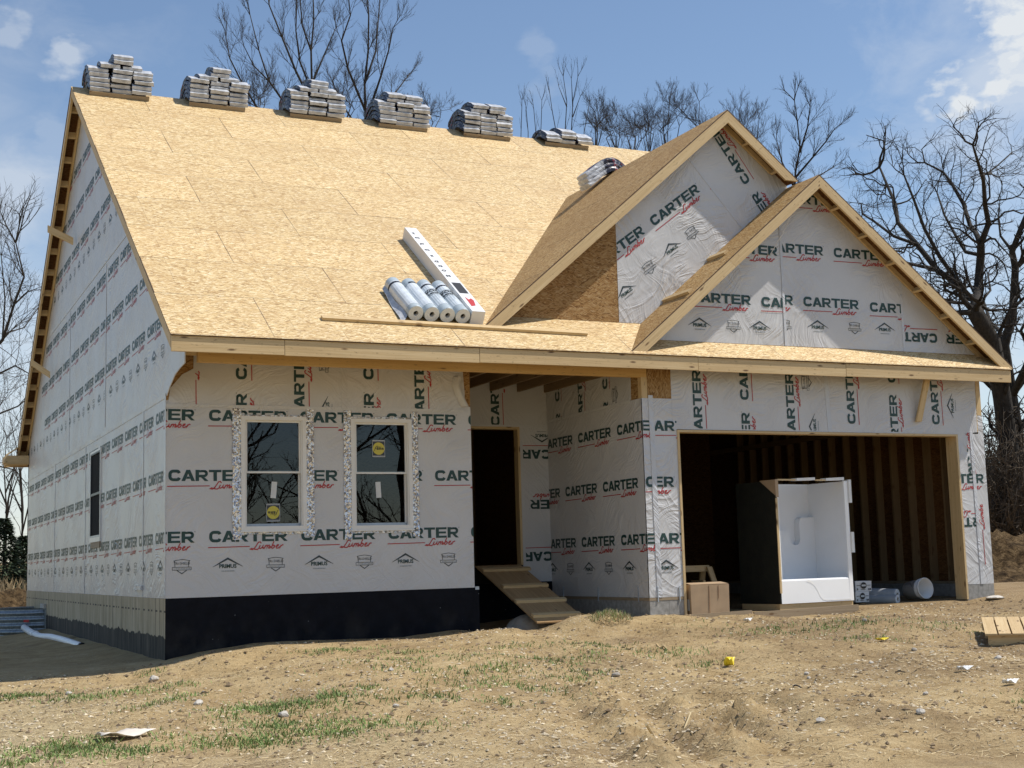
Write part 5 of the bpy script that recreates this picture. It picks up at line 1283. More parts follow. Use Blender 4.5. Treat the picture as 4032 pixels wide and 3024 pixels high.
# ================================================================== ground things
p = ground_hit(3882, 2544)
root = empty('slatted_panel', 'pale slatted wooden panel lying on the dirt at the right edge', 'wooden panel', None, p); root.rotation_euler = Matrix.Rotation(R(-40), 3, 'Z').to_quaternion().to_matrix().to_4x4().to_euler(); root.rotation_euler = (Matrix.Rotation(R(-40), 3, 'Z') @ Matrix.Rotation(R(6.5), 3, 'X')).to_euler()
PL_ = 1.15
for y0 in (.02, .52, 1.0):
    mb = MB(); mb.box((.03, y0, .0), (PL_, y0+.04, .115), 'wood'); mb.build('stringer', root)
for i in range(8):
    mb = MB(); mb.board(V((.0+.142*i, -.02, .117+.004*math.sin(i*3))), V((.03+.142*i, 1.10, .119)), EX, .125, EZ, .02, 'wood'); mb.build('slat', root)
mb = MB(); mb.board(V((.62, 1.0, .145)), V((1.2, .98, .19)), EY, .2, EZ, .02, 'wood'); mb.build('loose_slat', root)
# left side: pipe, window well
pp_ = [(-.42, 12.4, -.70), (-.40, 11.6, -.75), (-.38, 10.8, -.79), (-.36, 10.0, -.80), (-.30, 8.9, -.775), (-.27, 7.7, -.775), (-.24, 6.7, -.79), (-.21, 5.7, -.81)]
mb = MB(); mb.tube(pp_, .064, 'pvc_white', 14, False)
o = mb.build('drain_pipe', None, True); tag(o, 'white plastic drain pipe lying on the dirt along the shaded side wall', 'pipe')
mb = MB(); mb.tube([pp_[2], V(pp_[2])*.9+V(pp_[3])*.1], .08, 'pvc_white', 14); mb.build('coupling', o)
mb = MB(); mb.tube([V(pp_[-1])+V((0, .02, 0)), V(pp_[-1])+V((0, .03, 0))], .07, 'dark_void', 12); mb.build('opening', o)
root = empty('window_well', 'corrugated galvanised window well fixed to the side foundation', 'window well', None, (0, 13.6, -.9))
mb = MB(); N = 26; nz_ = 30; H = .62; rows = []
for j in range(nz_+1):
    z = -.05+H*j/nz_; ro = .028*math.sin(j/nz_*2*math.pi*5)
    rows.append([V(((-1.05-ro)*math.sin(math.pi*i/N) , -(1.12+ro)*math.cos(math.pi*i/N), z)) for i in range(N+1)])
for j in range(nz_):
    for i in range(N): mb.face([rows[j][i], rows[j][i+1], rows[j+1][i+1], rows[j+1][i]], 'galv', None, True)
mb.build('well_wall', root, True)
mb = MB(); mb.box((-.03, -1.26, -.05), (-.004, -1.10, H-.05), 'galv'); mb.build('mounting_flange', root)
mb = MB(); mb.box((-.06, -1.25, H-.06), (-.004, -.6, H+.03), 'stone_pale'); mb.build('rim_cap', root)
mb = MB(); a = .30; mb.face([V((-1.09*math.sin(a+d_), -1.16*math.cos(a+d_)-.02, z)) for d_, z in ((0, .30), (.10, .30), (.10, .35), (0, .35))], 'red_label'); mb.build('red_sticker', root)
# paper scrap, yellow bits, debris
def scrap(name, label, cat, u, v, w, d, m, rot=0, curl=.03, group=None, seed=1):
    p = ground_hit(u, v); r = random.Random(seed); mb = MB(); n = 7; k = 4
    P = [[V(((i/n-.5)*w+r.uniform(-.02, .02)*w, (j/k-.5)*d*(1-.25*abs(i/n-.5))+r.uniform(-.05, .05)*d, curl*(.8+math.sin(i*1.1+j*.8))*.6+.012)) for j in range(k+1)] for i in range(n+1)]
    for i in range(n):
        for j in range(k): mb.face([P[i][j], P[i+1][j], P[i+1][j+1], P[i][j+1]], m, None, True)
    o = mb.build(name, None, True); md = o.modifiers.new('thickness', 'SOLIDIFY'); md.thickness = .004; o.location = (p.x, p.y, p.z+.01); o.rotation_euler = (0, 0, rot); return tag(o, label, cat, group)
scrap('paper_scrap', 'torn pale cardboard scrap lying on grass at the lower left', 'cardboard scrap', 495, 2905, .40, .20, 'scrap_paper', .1, .035)
scrap('plastic_scrap', 'crumpled bright yellow plastic scrap in the middle of the yard', 'plastic scrap', 2872, 2625, .10, .09, 'yellow_plastic', .4, .07, None, 4)
scrap('plastic_scrap', 'flat yellow plastic strip on the dirt near the bath unit', 'plastic scrap', 3475, 2526, .15, .04, 'yellow_plastic', -.2, .02, None, 6)
scrap('paper_scrap', 'white paper scrap at the form board end', 'paper scrap', 2945, 2450, .12, .06, 'foam_white', .3, .03, None, 8)
scrap('paper_scrap', 'white paper scrap on the dirt at the lower right', 'paper scrap', 3800, 2644, .14, .06, 'foam_white', -.3, .03, None, 9)
scrap('paper_scrap', 'white paper scrap on the dirt near the right picture edge, right of another one', 'paper scrap', 3980, 2698, .16, .07, 'foam_white', .2, .03, None, 19)
stones = [(1118, 2822, .060, 'pale square stone among grass, largest in the foreground'), (3405, 2446, .045, 'dark stone on the dirt below the bath unit'), (3600, 2562, .04, 'flat brown stone in front of the small dirt hollow'),
          (3625, 2808, .045, 'pale lone stone at the lower right'), (605, 2680, .07, 'white broken stone on grass in front of the foundation corner'), (780, 2773, .05, 'grey white stone on straw at the lower left'),
          (272, 2733, .04, 'pale upright stone at the left near the shadow edge'), (3177, 2655, .03, 'small white stone left of centre on the right dirt'), (3185, 2672, .025, 'small white stone just below another small one'),
          (3645, 2734, .03, 'small white stone above the pale lone stone'), (3930, 2595, .045, 'flat pale stone below the slatted panel'), (2425, 2662, .05, 'grey stone in the middle of the yard'),
          (1540, 2640, .035, 'white stone on the straw in front of the black foundation'), (3430, 2612, .03, 'small pale stone below the yellow strip'), (1560, 2783, .035, 'pale stone among straw at the lower centre'), (3230, 2842, .04, 'flat pale stone at the lower right of the ruts')]
for i, (u, v, s_, lab) in enumerate(stones):
    p = ground_hit(u, v); rock('stone', (p.x, p.y, p.z+s_*.25), s_, s_*.8, s_*.62, 'stone_pale' if i not in (1, 2, 11) else 'stone_grey', lab, 'stone', 'loose stones on the ground', 20+i, 2)
def stick(u0, v0, u1, v1, rad, m, label):
    a, b = ground_hit(u0, v0), ground_hit(u1, v1); pts = []
    for i in range(7):
        t = i/6; q = a.lerp(b, t); pts.append(V((q.x, q.y, gzf(q.x, q.y)+rad+.015*math.sin(t*7+u0))))
    mb = MB(); mb.tube(pts, [rad*(1-.4*i/6) for i in range(7)], m, 6); return tag(mb.build('stick'), label, 'stick', 'sticks on the ground')
stick(2545, 2862, 2720, 2818, .010, 'straw', 'bent pale stick lying between the tyre ruts')
stick(2585, 2543, 2628, 2562, .012, 'wood', 'pale wood sliver on the slope in front of the garage pillar')
stick(3525, 2651, 3610, 2645, .006, 'bark', 'thin dark twig on the dirt at the right')
stick(3123, 2707, 3193, 2713, .007, 'bark', 'short dark twig lying left on the right half of the yard')
stick(778, 2740, 835, 2716, .009, 'bark', 'dark twig on straw below the black foundation')
stick(1400, 2772, 1475, 2778, .010, 'straw', 'pale straw stalk across the central grass')
stick(380, 2668, 420, 2666, .010, 'straw', 'pale wood strip at the left near the stone on grass')

# ================================================================== loose ground cover
def in_yard(x, y):
    return ~((x > -.05) & (x < X1+.1) & (y > -.05)) & ~((x > XG-.05) & (y > YG-.05)) & ~((x > X1) & (y > .6))
def wedge_points(n, seed, y0=-10.5, y1=-.3, x0=-5.5, x1=12.5):
    r = np.random.default_rng(seed); x = r.uniform(x0, x1, n*2); y = r.uniform(y0, y1, n*2)
    rel = np.stack([x-CAM[0], y-CAM[1]], 1); fz_ = rel@FW[:2]; sx = (rel@RT[:2])/np.maximum(fz_, .1)
    k = (abs(sx) < .40) & (fz_ > 7.5) & in_yard(x, y); return x[k][:n], y[k][:n], r
def flat_bits(name, n, seed, lmin, lmax, wmin, wmax, m, label, dens=None, lift=.006, tilt=.35):
    x, y, r = wedge_points(n, seed)
    if dens is not None: k = r.random(len(x)) < dens(x, y); x, y = x[k], y[k]
    z = gz(x, y)+lift; a = r.uniform(0, 6.28, len(x)); L = r.uniform(lmin, lmax, len(x))/2; w = r.uniform(wmin, wmax, len(x))/2; t = r.normal(0, tilt, len(x)); t2 = r.normal(0, tilt, len(x))
    c, s_ = np.cos(a), np.sin(a); V4 = []
    for e, f in ((-1, -1), (1, -.6), (1.1, .7), (-.9, 1)):
        V4.append(np.stack([x+c*L*e-s_*w*f, y+s_*L*e+c*w*f, z+L*e*np.sin(t)*.5+abs(np.sin(t))*L*.5+w*f*np.sin(t2)], 1))
    V4 = np.stack(V4, 1).reshape(-1, 3); F = np.arange(len(V4)).reshape(-1, 4)
    return tag(raw_mesh(name, V4.tolist(), F.tolist(), m), label, None, None, 'stuff')
straw_d = lambda x, y: np.clip(.25+.09*(-y-2)-.045*(x-1)+1.2*vnoise(x*.7, y*.7, 31), .05, 1)
chip_d = lambda x, y: np.clip(.35+1.6*vnoise(x*.6+9, y*.6, 33)+.05*(-y-3), .03, 1)
flat_bits('straw', 24000, 1, .02, .09, .003, .007, 'straw', 'scattered straw and dry stalks', straw_d)
flat_bits('wood_chips', 8000, 2, .012, .042, .006, .018, 'chip_white', 'scattered pale wood and stone chips', chip_d)
flat_bits('dark_litter', 5000, 3, .015, .05, .005, .014, 'chip_brown', 'scattered dark soil crumbs and bark')
def pebbles(n, seed, m, name, label, smin, smax, dens=None):
    x, y, r = wedge_points(n, seed)
    if dens is not None: k = r.random(len(x)) < dens(x, y); x, y = x[k], y[k]
    z = gz(x, y); base = np.array([(1, 0, 0), (-1, 0, 0), (0, 1, 0), (0, -1, 0), (0, 0, 1), (0, 0, -.6)], float)
    f0 = np.array([(0, 2, 4), (2, 1, 4), (1, 3, 4), (3, 0, 4), (2, 0, 5), (1, 2, 5), (3, 1, 5), (0, 3, 5)])
    s_ = smin+(smax-smin)*r.random((len(x), 1, 1))**3; jit = 1+r.uniform(-.35, .35, (len(x), 6, 3)); a = r.uniform(0, 6.28, len(x)); c, s2 = np.cos(a)[:, None], np.sin(a)[:, None]
    P = base[None]*jit*s_*np.array([1.2, .9, .65]); X_ = P[..., 0]*c-P[..., 1]*s2; Y_ = P[..., 0]*s2+P[..., 1]*c
    Q = np.stack([X_+x[:, None], Y_+y[:, None], P[..., 2]+z[:, None]+.003], -1).reshape(-1, 3); F = (f0[None]+6*np.arange(len(x))[:, None, None]).reshape(-1, 3)
    return tag(raw_mesh(name, Q.tolist(), F.tolist(), m), label, None, None, 'stuff')
pebbles(9000, 11, 'chip_white', 'gravel', 'scattered pale gravel on the dirt', .005, .024, chip_d)
pebbles(3500, 12, 'chip_brown', 'soil_clods', 'scattered small dark clods of soil', .006, .034)
GP = [(310, 2950, .75, .30, 1700), (150, 2970, .35, .2, 500), (1130, 2780, .75, .22, 1500), (960, 2810, .3, .12, 400), (1312, 2890, .85, .22, 1600), (1730, 2620, 1.1, .28, 1700), (1930, 2650, .6, .2, 700), (1385, 2560, .5, .12, 350), (1260, 2565, .3, .1, 250), (1985, 2712, .7, .18, 900), (1385, 2717, .3, .10, 350), (1270, 2748, .25, .08, 250),
      (1550, 2745, .25, .08, 250), (1730, 2745, .25, .08, 220), (3150, 2480, 1.2, .25, 1100), (3350, 2465, .5, .15, 350), (2600, 2575, .8, .16, 600), (2800, 2622, .25, .08, 200), (2350, 2540, .5, .14, 350), (2130, 2600, .6, .14, 450), (2320, 2650, .25, .08, 250), (2310, 2590, .4, .1, 300), (3430, 2517, .5, .14, 400), (3730, 2470, .7, .18, 300), (30, 2750, .5, .2, 500), (330, 2745, .5, .15, 450), (130, 2740, .35, .12, 300),
      (600, 2715, .5, .14, 450), (600, 2650, .2, .06, 120), (560, 2955, .35, .14, 350), (800, 2930, .35, .12, 300), (980, 2930, .3, .12, 260), (1050, 2925, .2, .08, 150), (2020, 2545, .5, .1, 200), (2000, 2770, .3, .1, 250), (4000, 2760, .3, .1, 200), (700, 2750, .35, .1, 250), (500, 2800, .4, .1, 150), (2280, 2680, .3, .08, 250), (1600, 2570, .5, .1, 250), (1100, 2860, .5, .1, 500)]
def grass():
    r = np.random.default_rng(9); vs = []
    for u, v, rx, ry, n in GP:
        c = ground_hit(u, v); n = int(n*(1.1 if u < 1500 and v > 2730 else .8))
        gx = r.normal(0, .5, n)*rx; gy = r.normal(0, .5, n)*ry*2.4
        k = vnoise((c.x+gx)*5, (c.y+gy)*5, 41) > -.14; gx, gy = gx[k], gy[k]
        ax = RT[:2]/np.linalg.norm(RT[:2]); ay = FW[:2]/np.linalg.norm(FW[:2])
        x = c.x+ax[0]*gx+ay[0]*gy; y = c.y+ax[1]*gx+ay[1]*gy; k = in_yard(x, y); x, y = x[k], y[k]
        z = gz(x, y); h = r.uniform(.010, .042, len(x))*r.choice([.6, 1, 1.3], len(x)); a = r.uniform(0, 6.28, len(x)); w = r.uniform(.003, .007, len(x)); bend = r.uniform(.2, .9, len(x))*h
        c_, s_ = np.cos(a), np.sin(a)
        q = np.stack([np.stack([x-s_*w, y+c_*w, z-.004], 1), np.stack([x+s_*w, y-c_*w, z-.004], 1), np.stack([x+c_*bend*.4+s_*w*.6, y+s_*bend*.4-c_*w*.6, z+h*.65], 1), np.stack([x+c_*bend, y+s_*bend, z+h], 1)], 1)
        vs.append(q.reshape(-1, 3))
    A = np.concatenate(vs); return tag(raw_mesh('grass', A.tolist(), np.arange(len(A)).reshape(-1, 4).tolist(), 'grass_green'), 'sparse green grass sprouting in patches on the dirt', None, None, 'stuff')
grass()
# sod clump on the spoil bump
r_ = random.Random(3); mb = MB(); c0 = ground_hit(2400, 2440); c0.z = gzf(c0.x, c0.y)
for i in range(900):
    a = r_.uniform(0, 6.28); q = r_.random()**.5; p = V((c0.x+.30*q*math.cos(a), c0.y+.24*q*math.sin(a), c0.z+.09*(1-q*q)-.02)); t = p+V((r_.uniform(-.05, .05), r_.uniform(-.05, .05), r_.uniform(.02, .09)))
    w = V((r_.uniform(-.006, .006), r_.uniform(-.006, .006), 0)); mb.face([p-w, p+w, t], 'straw' if r_.random() < .6 else 'grass_green')
tag(mb.build('sod_clump'), 'clump of dry sod on the spoil bump in front of the porch', 'sod clump')

# ================================================================== trees
class Tree:
    def __init__(s, seed): s.r = random.Random(seed); s.tubes = []
    def path(s, pts, r0, r1, lvl, kids=None, wob=.0):
        """a limb along given points, thickened from r0 to r1"""
        P = [V(p) for p in pts]; out = [P[0]]
        for a, b in zip(P[:-1], P[1:]):
            L = (b-a).length; n = max(1, int(L/.9))
            for i in range(1, n+1):
                q = a.lerp(b, i/n)
                if i < n: q = q+V((s.r.uniform(-1, 1), s.r.uniform(-1, 1), s.r.uniform(-1, 1)))*wob
                out.append(q)
        m = len(out)-1; s.tubes.append((out, [r0+(r1-r0)*i/m for i in range(m+1)], lvl))
        return out
    def grow(s, p, d, L, r, lvl, maxl, spread=.75, up=.12, gnarl=.22, kids=5, shrink=.58, seg=None):
        rr = s.r; n = max(3, min(9, int(L/(seg or .45)))); step = L/n; pts = [V(p)]; d = V(d).normalized(); rad = [r]; ds = []
        for i in range(n):
            d = (d+V((rr.gauss(0, gnarl), rr.gauss(0, gnarl), rr.gauss(0, gnarl)+up))).normalized()
            ds.append(d); pts.append(pts[-1]+d*step); rad.append(r*(1-.72*(i+1)/n))
        s.tubes.append((pts, rad, lvl))
        if lvl < maxl:
            for k in range(kids):
                t = .22+.78*(k+rr.random())/kids; i = min(n-1, int(t*n)); q = pts[i].lerp(pts[i+1], t*n-i)
                s.child(q, ds[i], L*shrink*(1.15-.55*t)*rr.uniform(.7, 1.2), max(.004, rad[i]*.62), lvl+1, maxl, spread, up, gnarl, kids, shrink, seg)
    def child(s, q, d, L, r, lvl, maxl, spread, up, gnarl, kids, shrink, seg):
        rr = s.r; a = V((rr.gauss(0, 1), rr.gauss(0, 1), rr.gauss(0, .6))); a = (a-d*a.dot(d))
        if a.length < 1e-3: a = V((1, 0, 0))
        nd = (d+a.normalized()*spread*rr.uniform(.7, 1.5)).normalized()
        s.grow(q, nd, L, r, lvl, maxl, spread, up, gnarl, max(2, kids-(lvl > 2)), shrink, seg)
    def mesh(s, tubes, name, mname, parent, minr=.0):
        vs, fs = [], []; base = 0
        for pts, rad, lvl in tubes:
            n = 9 if rad[0] > .12 else 5 if rad[0] > .03 else 3
            P = np.array([tuple(p) for p in pts]); r = np.maximum(np.array(rad), minr)
            if n > 3: P = np.concatenate([P[:1]-(P[1]-P[0])/np.linalg.norm(P[1]-P[0])*r[0]*.6, P]); r = np.concatenate([[r[0]*.08], r])
            if n > 3: P = np.concatenate([P, P[-1:]+(P[-1]-P[-2])/np.linalg.norm(P[-1]-P[-2])*r[-1]*.8]); r = np.concatenate([r, [r[-1]*.08]])
            T = np.gradient(P, axis=0); T /= np.linalg.norm(T, axis=1)[:, None]+1e-9
            ref = np.array([.37, .61, .2]); A = np.cross(T, ref); A /= np.linalg.norm(A, axis=1)[:, None]+1e-9; B = np.cross(T, A)
            an = 2*np.pi*np.arange(n)/n
            ring = P[:, None]+(A[:, None]*np.cos(an)[None, :, None]+B[:, None]*np.sin(an)[None, :, None])*r[:, None, None]
            vs.append(ring.reshape(-1, 3)); m = len(P); k = np.arange(n); k2 = (k+1) % n
            i = np.arange(m-1)[:, None]*n+base; f = np.stack([i+k, i+k2, i+n+k2, i+n+k], -1).reshape(-1, 4); fs.append(f); base += m*n
        if not vs: return None
        A = np.concatenate(vs); F = np.concatenate(fs).astype(np.int32)
        me = bpy.data.meshes.new(name); me.vertices.add(len(A)); me.vertices.foreach_set('co', A.ravel()); me.loops.add(F.size); me.polygons.add(len(F))
        me.loops.foreach_set('vertex_index', F.ravel()); me.polygons.foreach_set('loop_start', np.arange(0, F.size, 4, dtype=np.int32)); me.polygons.foreach_set('loop_total', np.full(len(F), 4, dtype=np.int32))
        me.polygons.foreach_set('use_smooth', np.ones(len(F), dtype=bool)); me.update(calc_edges=True)
        me.materials.append(M[mname]); o = bpy.data.objects.new(name, me); col.objects.link(o); o.parent = parent; return o
    def finish(s, name, label, loc, group=None, bark='bark', twig='twig', trunk_lvl=1, cat='tree', minr=.0):
        root = empty(name, label, cat, group, loc); o0 = V(loc)
        tb = [([p-o0 for p in pts], rad, l) for pts, rad, l in s.tubes]
        s.mesh([t for t in tb if t[2] <= trunk_lvl], 'trunk', bark, root, minr); s.mesh([t for t in tb if t[2] > trunk_lvl], 'crown', twig, root, minr)
        return root
def limb_kids(T, pts, rad, L, lvl, maxl, every=1, **kw):
    for i in range(1, len(pts)-1):
        if i % every: continue
        d = (pts[i+1]-pts[i-1]).normalized(); t = i/len(pts)
        for _ in range(kw.get('per', 1)):
            T.child(pts[i], d, L*(1.1-.5*t)*T.r.uniform(.6, 1.2), max(.007, rad*(1-.6*t)*.38), lvl, maxl, kw.get('spread', .9), kw.get('up', .1), kw.get('gnarl', .25), kw.get('kids', 4), kw.get('shrink', .6), kw.get('seg'))
    d = (pts[-1]-pts[-2]).normalized()
    for _ in range(3): T.child(pts[-1], d, L*.7, max(.007, rad*.3), lvl, maxl, .5, kw.get('up', .1), kw.get('gnarl', .25), kw.get('kids', 4), kw.get('shrink', .6), kw.get('seg'))
def traced(seed, y, limbs, jit, base, name, label, L, maxl=3, group=None, bark='bark', twig='twig', **kw):
    """limbs: (points, radius px at start, at end); the points get a depth of their own so the crown is round"""
    T = Tree(seed); sc_ = None; keys = {}
    for pts, r0, r1 in limbs:
        W = []
        n = len(pts)
        oy = T.r.uniform(-jit, jit)
        for i, (u, v) in enumerate(pts):
            yy = keys.get((u, v))
            if yy is None: yy = y+oy*(i/max(1, n-1)); keys[(u, v)] = yy
            W.append(at_y(u, v, yy))
        ppm = FPX/((W[0]-V(CAM)).dot(V(FW)))
        r0, r1 = r0*kw.get('thin', .72), r1*kw.get('thin', .72); P = T.path(W, r0/ppm, r1/ppm, 0 if r0 > 14 else 1, wob=kw.get('wob', .08))
        limb_kids(T, P, r0/ppm, L, 2, maxl+1, **{k: v for k, v in kw.items() if k not in ('wob',)})
    b = at_y(base[0], base[1], y)
    return T.finish(name, label, (b.x, b.y, gzf(b.x, b.y)), group, bark, twig, minr=kw.get('minr', 0) if False else .0)
BT = 'bare trees behind the house'
# old oak at the right edge
oak = [([(3990, 2300), (3980, 1950), (3972, 1760), (3945, 1560), (3904, 1340), (3840, 1230)], 50, 34),
       ([(3840, 1230), (3788, 1130), (3694, 1067), (3610, 962), (3536, 878), (3526, 805), (3494, 731), (3463, 657)], 24, 5),
       ([(3840, 1230), (3851, 1130), (3862, 1004), (3862, 962)], 24, 18),
       ([(3862, 962), (3820, 888), (3794, 804), (3746, 720), (3715, 678), (3641, 640)], 14, 4),
       ([(3862, 962), (3893, 878), (3878, 804), (3872, 710), (3851, 640), (3830, 570)], 15, 4),
       ([(3872, 710), (3930, 650), (3985, 600)], 8, 3), ([(3904, 1340), (3780, 1290), (3690, 1215), (3600, 1180), (3540, 1160)], 16, 5),
       ([(3788, 1130), (3700, 1010), (3640, 900), (3600, 790), (3560, 690)], 11, 4), ([(3862, 1004), (3770, 940), (3720, 850), (3690, 760)], 10, 4),
       ([(3945, 1560), (3880, 1500), (3800, 1440), (3720, 1400)], 15, 5), ([(3694, 1067), (3590, 1040), (3500, 1010), (3430, 960)], 10, 4), ([(3610, 962), (3520, 930), (3440, 870), (3390, 800)], 8, 3)]
traced(3, 15, oak, 4.5, (3990, 2300), 'oak_tree', 'gnarled dark bare oak with spreading limbs beside the right gable', 2.2, 3, None, 'bark_oak', 'bark_oak', spread=.9, up=.07, gnarl=.40, kids=5, shrink=.60, seg=.26, wob=.16, per=2, thin=.9)
oak2 = [([(4040, 2300), (4010, 1800), (3985, 1560), (3956, 1361), (3988, 1224), (3998, 1056), (3985, 990), (4020, 899), (4060, 800)], 36, 9),
        ([(3998, 1056), (4050, 1010), (4120, 950)], 12, 5), ([(3985, 990), (3940, 930), (3930, 850)], 8, 3), ([(3956, 1361), (3900, 1270), (3870, 1180), (3890, 1080)], 11, 4), ([(3985, 1560), (4060, 1400), (4130, 1250)], 18, 6), ([(4060, 1400), (4020, 1300), (4050, 1180)], 9, 4)]
traced(4, 17, oak2, 3.5, (4040, 2300), 'oak_tree', 'second bare oak whose trunk stands at the very right picture edge', 2.2, 3, None, 'bark_oak', 'bark_oak', spread=.9, up=.07, gnarl=.40, kids=5, shrink=.60, seg=.26, wob=.16, per=2, thin=.9)
# tall bare trees behind the ridge
A_ = [([(1240, 900), (1235, 420), (1228, 330), (1225, 200), (1236, 80), (1230, -80)], 15, 4), ([(1235, 420), (1165, 280), (1112, 150), (1060, 20), (1050, -60)], 10, 3), ([(1240, 700), (1130, 420), (1060, 320), (1020, 200), (985, 60)], 11, 3),
      ([(1130, 520), (1010, 420), (955, 330), (905, 230), (890, 150)], 9, 3), ([(1228, 330), (1275, 220), (1322, 110)], 8, 3), ([(1060, 320), (1000, 260), (960, 180)], 6, 3), ([(1225, 200), (1190, 100), (1180, -20)], 7, 3), ([(1228, 360), (1180, 240), (1165, 120), (1170, -30)], 8, 3)]
traced(11, 26, A_, 3., (1240, 900), 'bare_tree', 'tall bare many stemmed tree behind the second and third shingle stacks', 1.3, 3, BT, spread=.58, up=.16, gnarl=.15, kids=6, shrink=.58, seg=.34, wob=.08, per=3, thin=.58)
B_ = [([(1440, 900), (1440, 480), (1436, 330), (1450, 200), (1452, 60), (1440, -90)], 15, 4), ([(1440, 480), (1500, 300), (1530, 200), (1548, 110)], 9, 3), ([(1440, 440), (1370, 270), (1345, 160), (1380, 60), (1372, -10)], 9, 3), ([(1460, 520), (1545, 380), (1590, 320), (1615, 290)], 8, 3), ([(1436, 330), (1480, 200), (1490, 70), (1500, -40)], 8, 3), ([(1420, 520), (1340, 400), (1310, 320)], 8, 3)]
traced(12, 27, B_, 3., (1440, 900), 'bare_tree', 'tall bare tree behind the third and fourth shingle stacks', 1.3, 3, BT, spread=.58, up=.16, gnarl=.15, kids=6, shrink=.58, seg=.34, wob=.08, per=3, thin=.58)
C_ = [([(3130, 1300), (3128, 780), (3132, 680), (3150, 580), (3140, 480), (3128, 395)], 14, 3), ([(3132, 700), (3200, 620), (3250, 560), (3288, 505)], 8, 3), ([(3128, 760), (3210, 700), (3280, 660)], 7, 3), ([(3150, 600), (3180, 500), (3190, 420)], 7, 3), ([(3128, 740), (3080, 640), (3060, 560)], 8, 3)]
traced(13, 24, C_, 2.5, (3130, 1300), 'bare_tree', 'bare tree rising between the two gable peaks', 1.15, 3, BT, spread=.62, up=.14, gnarl=.16, kids=6, shrink=.6, seg=.3, wob=.06, per=4, thin=.6)
D_ = [([(2230, 1000), (2225, 520), (2232, 400), (2218, 300)], 6, 1.5), ([(2250, 1000), (2250, 520), (2256, 400), (2276, 300)], 6, 1.5), ([(2232, 420), (2200, 340)], 4, 1.5), ([(2256, 420), (2250, 310)], 4, 1.5), ([(2180, 1000), (2190, 520), (2175, 440), (2165, 370)], 5, 1.5), ([(2256, 460), (2285, 380)], 4, 1.5), ([(2300, 1000), (2300, 520), (2315, 440), (2322, 400)], 5, 1.5)]
traced(14, 25, D_, 1.2, (2230, 1000), 'sapling', 'slender upright sapling with straight whips behind the low ridge stack', 1.0, 2, BT, spread=.32, up=.25, gnarl=.07, kids=3, shrink=.5, seg=.4, wob=.03)
for k, (xs, lab) in enumerate((((2052, 2080), 'thin whip like sapling pair left of the low ridge stack'), ((2130, 2110), 'thin forked sapling just left of the low ridge stack'))):
    traced(40+k, 25, [([(x, 1000), (x, 520), (x+dx, 430), (x+dx*1.2, 395+20*i)], 4.5, 1.5) for i, (x, dx) in enumerate(((xs[0], 3), (xs[1], -8)))], 1., (xs[0], 1000), 'sapling', lab, .8, 2, BT, spread=.4, up=.22, gnarl=.08, kids=3, shrink=.5, seg=.35, wob=.03)
small = [(2345, 610, 430, 'small bare tree right of the low ridge stack'), (2430, 620, 460, 'bare twiggy tree right of centre behind the ridge end'), (2490, 625, 470, 'low dark bare tree over the bare end of the ridge'), (2555, 630, 440, 'bare tree close behind the taller gable slope'), (2640, 700, 375, 'larger bare tree rising behind the taller gable slope'), (2745, 640, 390, 'narrow bare tree nearest the taller gable peak on its left'),
         (2910, 700, 430, 'bare tree just right of the taller gable peak'), (2985, 760, 460, 'bare tree behind the right slope of the taller gable'), (1690, 560, 400, 'small bare tree between the fourth and fifth shingle stacks'), (1010, 520, 330, 'low bare tree right of the second shingle stack'), (1350, 520, 330, 'low bare tree between two tall ones behind the ridge')]
for k, (u, vb, vt, lab) in enumerate(small):
    w = 34+8*(k % 3); r_ = random.Random(k)
    lb = [([(u, vb+400), (u+r_.uniform(-8, 8), vb), (u+r_.uniform(-15, 15), (vb+vt)/2), (u+r_.uniform(-15, 15), vt+10)], 8, 2.5)]
    for j in range(5): lb.append(([(u+r_.uniform(-6, 6), vb+20-j*10), (u+w*r_.uniform(-1.1, 1.1), (vb*.45+vt*.55)+r_.uniform(-30, 20)), (u+w*r_.uniform(-1.6, 1.6), vt+r_.uniform(20, 70))], 6, 2))
    traced(60+k, 25+2*(k % 3), lb, 1.6, (u, vb+400), 'bare_tree', lab, 1.0, 3, BT, spread=.62, up=.14, gnarl=.18, kids=6, shrink=.6, seg=.28, wob=.05, per=3, thin=.45)
# left edge
L_ = [([(-170, 2300), (-150, 1900), (-130, 1600), (-70, 1420), (10, 1340), (55, 1200), (95, 1090), (62, 955)], 22, 4), ([(-70, 1420), (30, 1310), (95, 1290), (155, 1205)], 9, 3), ([(-130, 1600), (-20, 1480), (60, 1440), (130, 1480)], 10, 3), ([(-150, 1750), (-30, 1640), (70, 1600), (120, 1560)], 9, 3), ([(10, 1340), (20, 1180), (5, 1010)], 8, 3), ([(-150, 1900), (-30, 1830), (60, 1850), (100, 1900)], 8, 3), ([(55, 1200), (110, 1150), (160, 1130)], 6, 2), ([(-130, 1600), (-100, 1300), (-60, 1050)], 12, 4)]
traced(21, 19, L_, 3, (-170, 2300), 'bare_tree', 'bare tree reaching into the picture from the left edge', 1.8, 3, None, spread=.72, up=.08, gnarl=.22, kids=6, shrink=.6, seg=.32, wob=.08, per=2, thin=.6)
for k, (u, vt, lab) in enumerate(((20, 1730, 'hazy thin bare tree low at the left edge'), (85, 1680, 'hazy thin bare tree against the side wall at the left'))):
    r_ = random.Random(k+5); lb = [([(u, 2250), (u+5, 2000), (u-4, 1850), (u+6, vt)], 7, 2)]+[([(u+2, 2100-40*j), (u+r_.uniform(-60, 60), 1960-40*j), (u+r_.uniform(-90, 90), 1860-45*j)], 5, 2) for j in range(5)]
    traced(80+k, 44, lb, 2, (u, 2250), 'bare_tree', lab, 2.2, 3, None, spread=.65, up=.1, gnarl=.2, kids=4, shrink=.6, seg=.5, wob=.1)
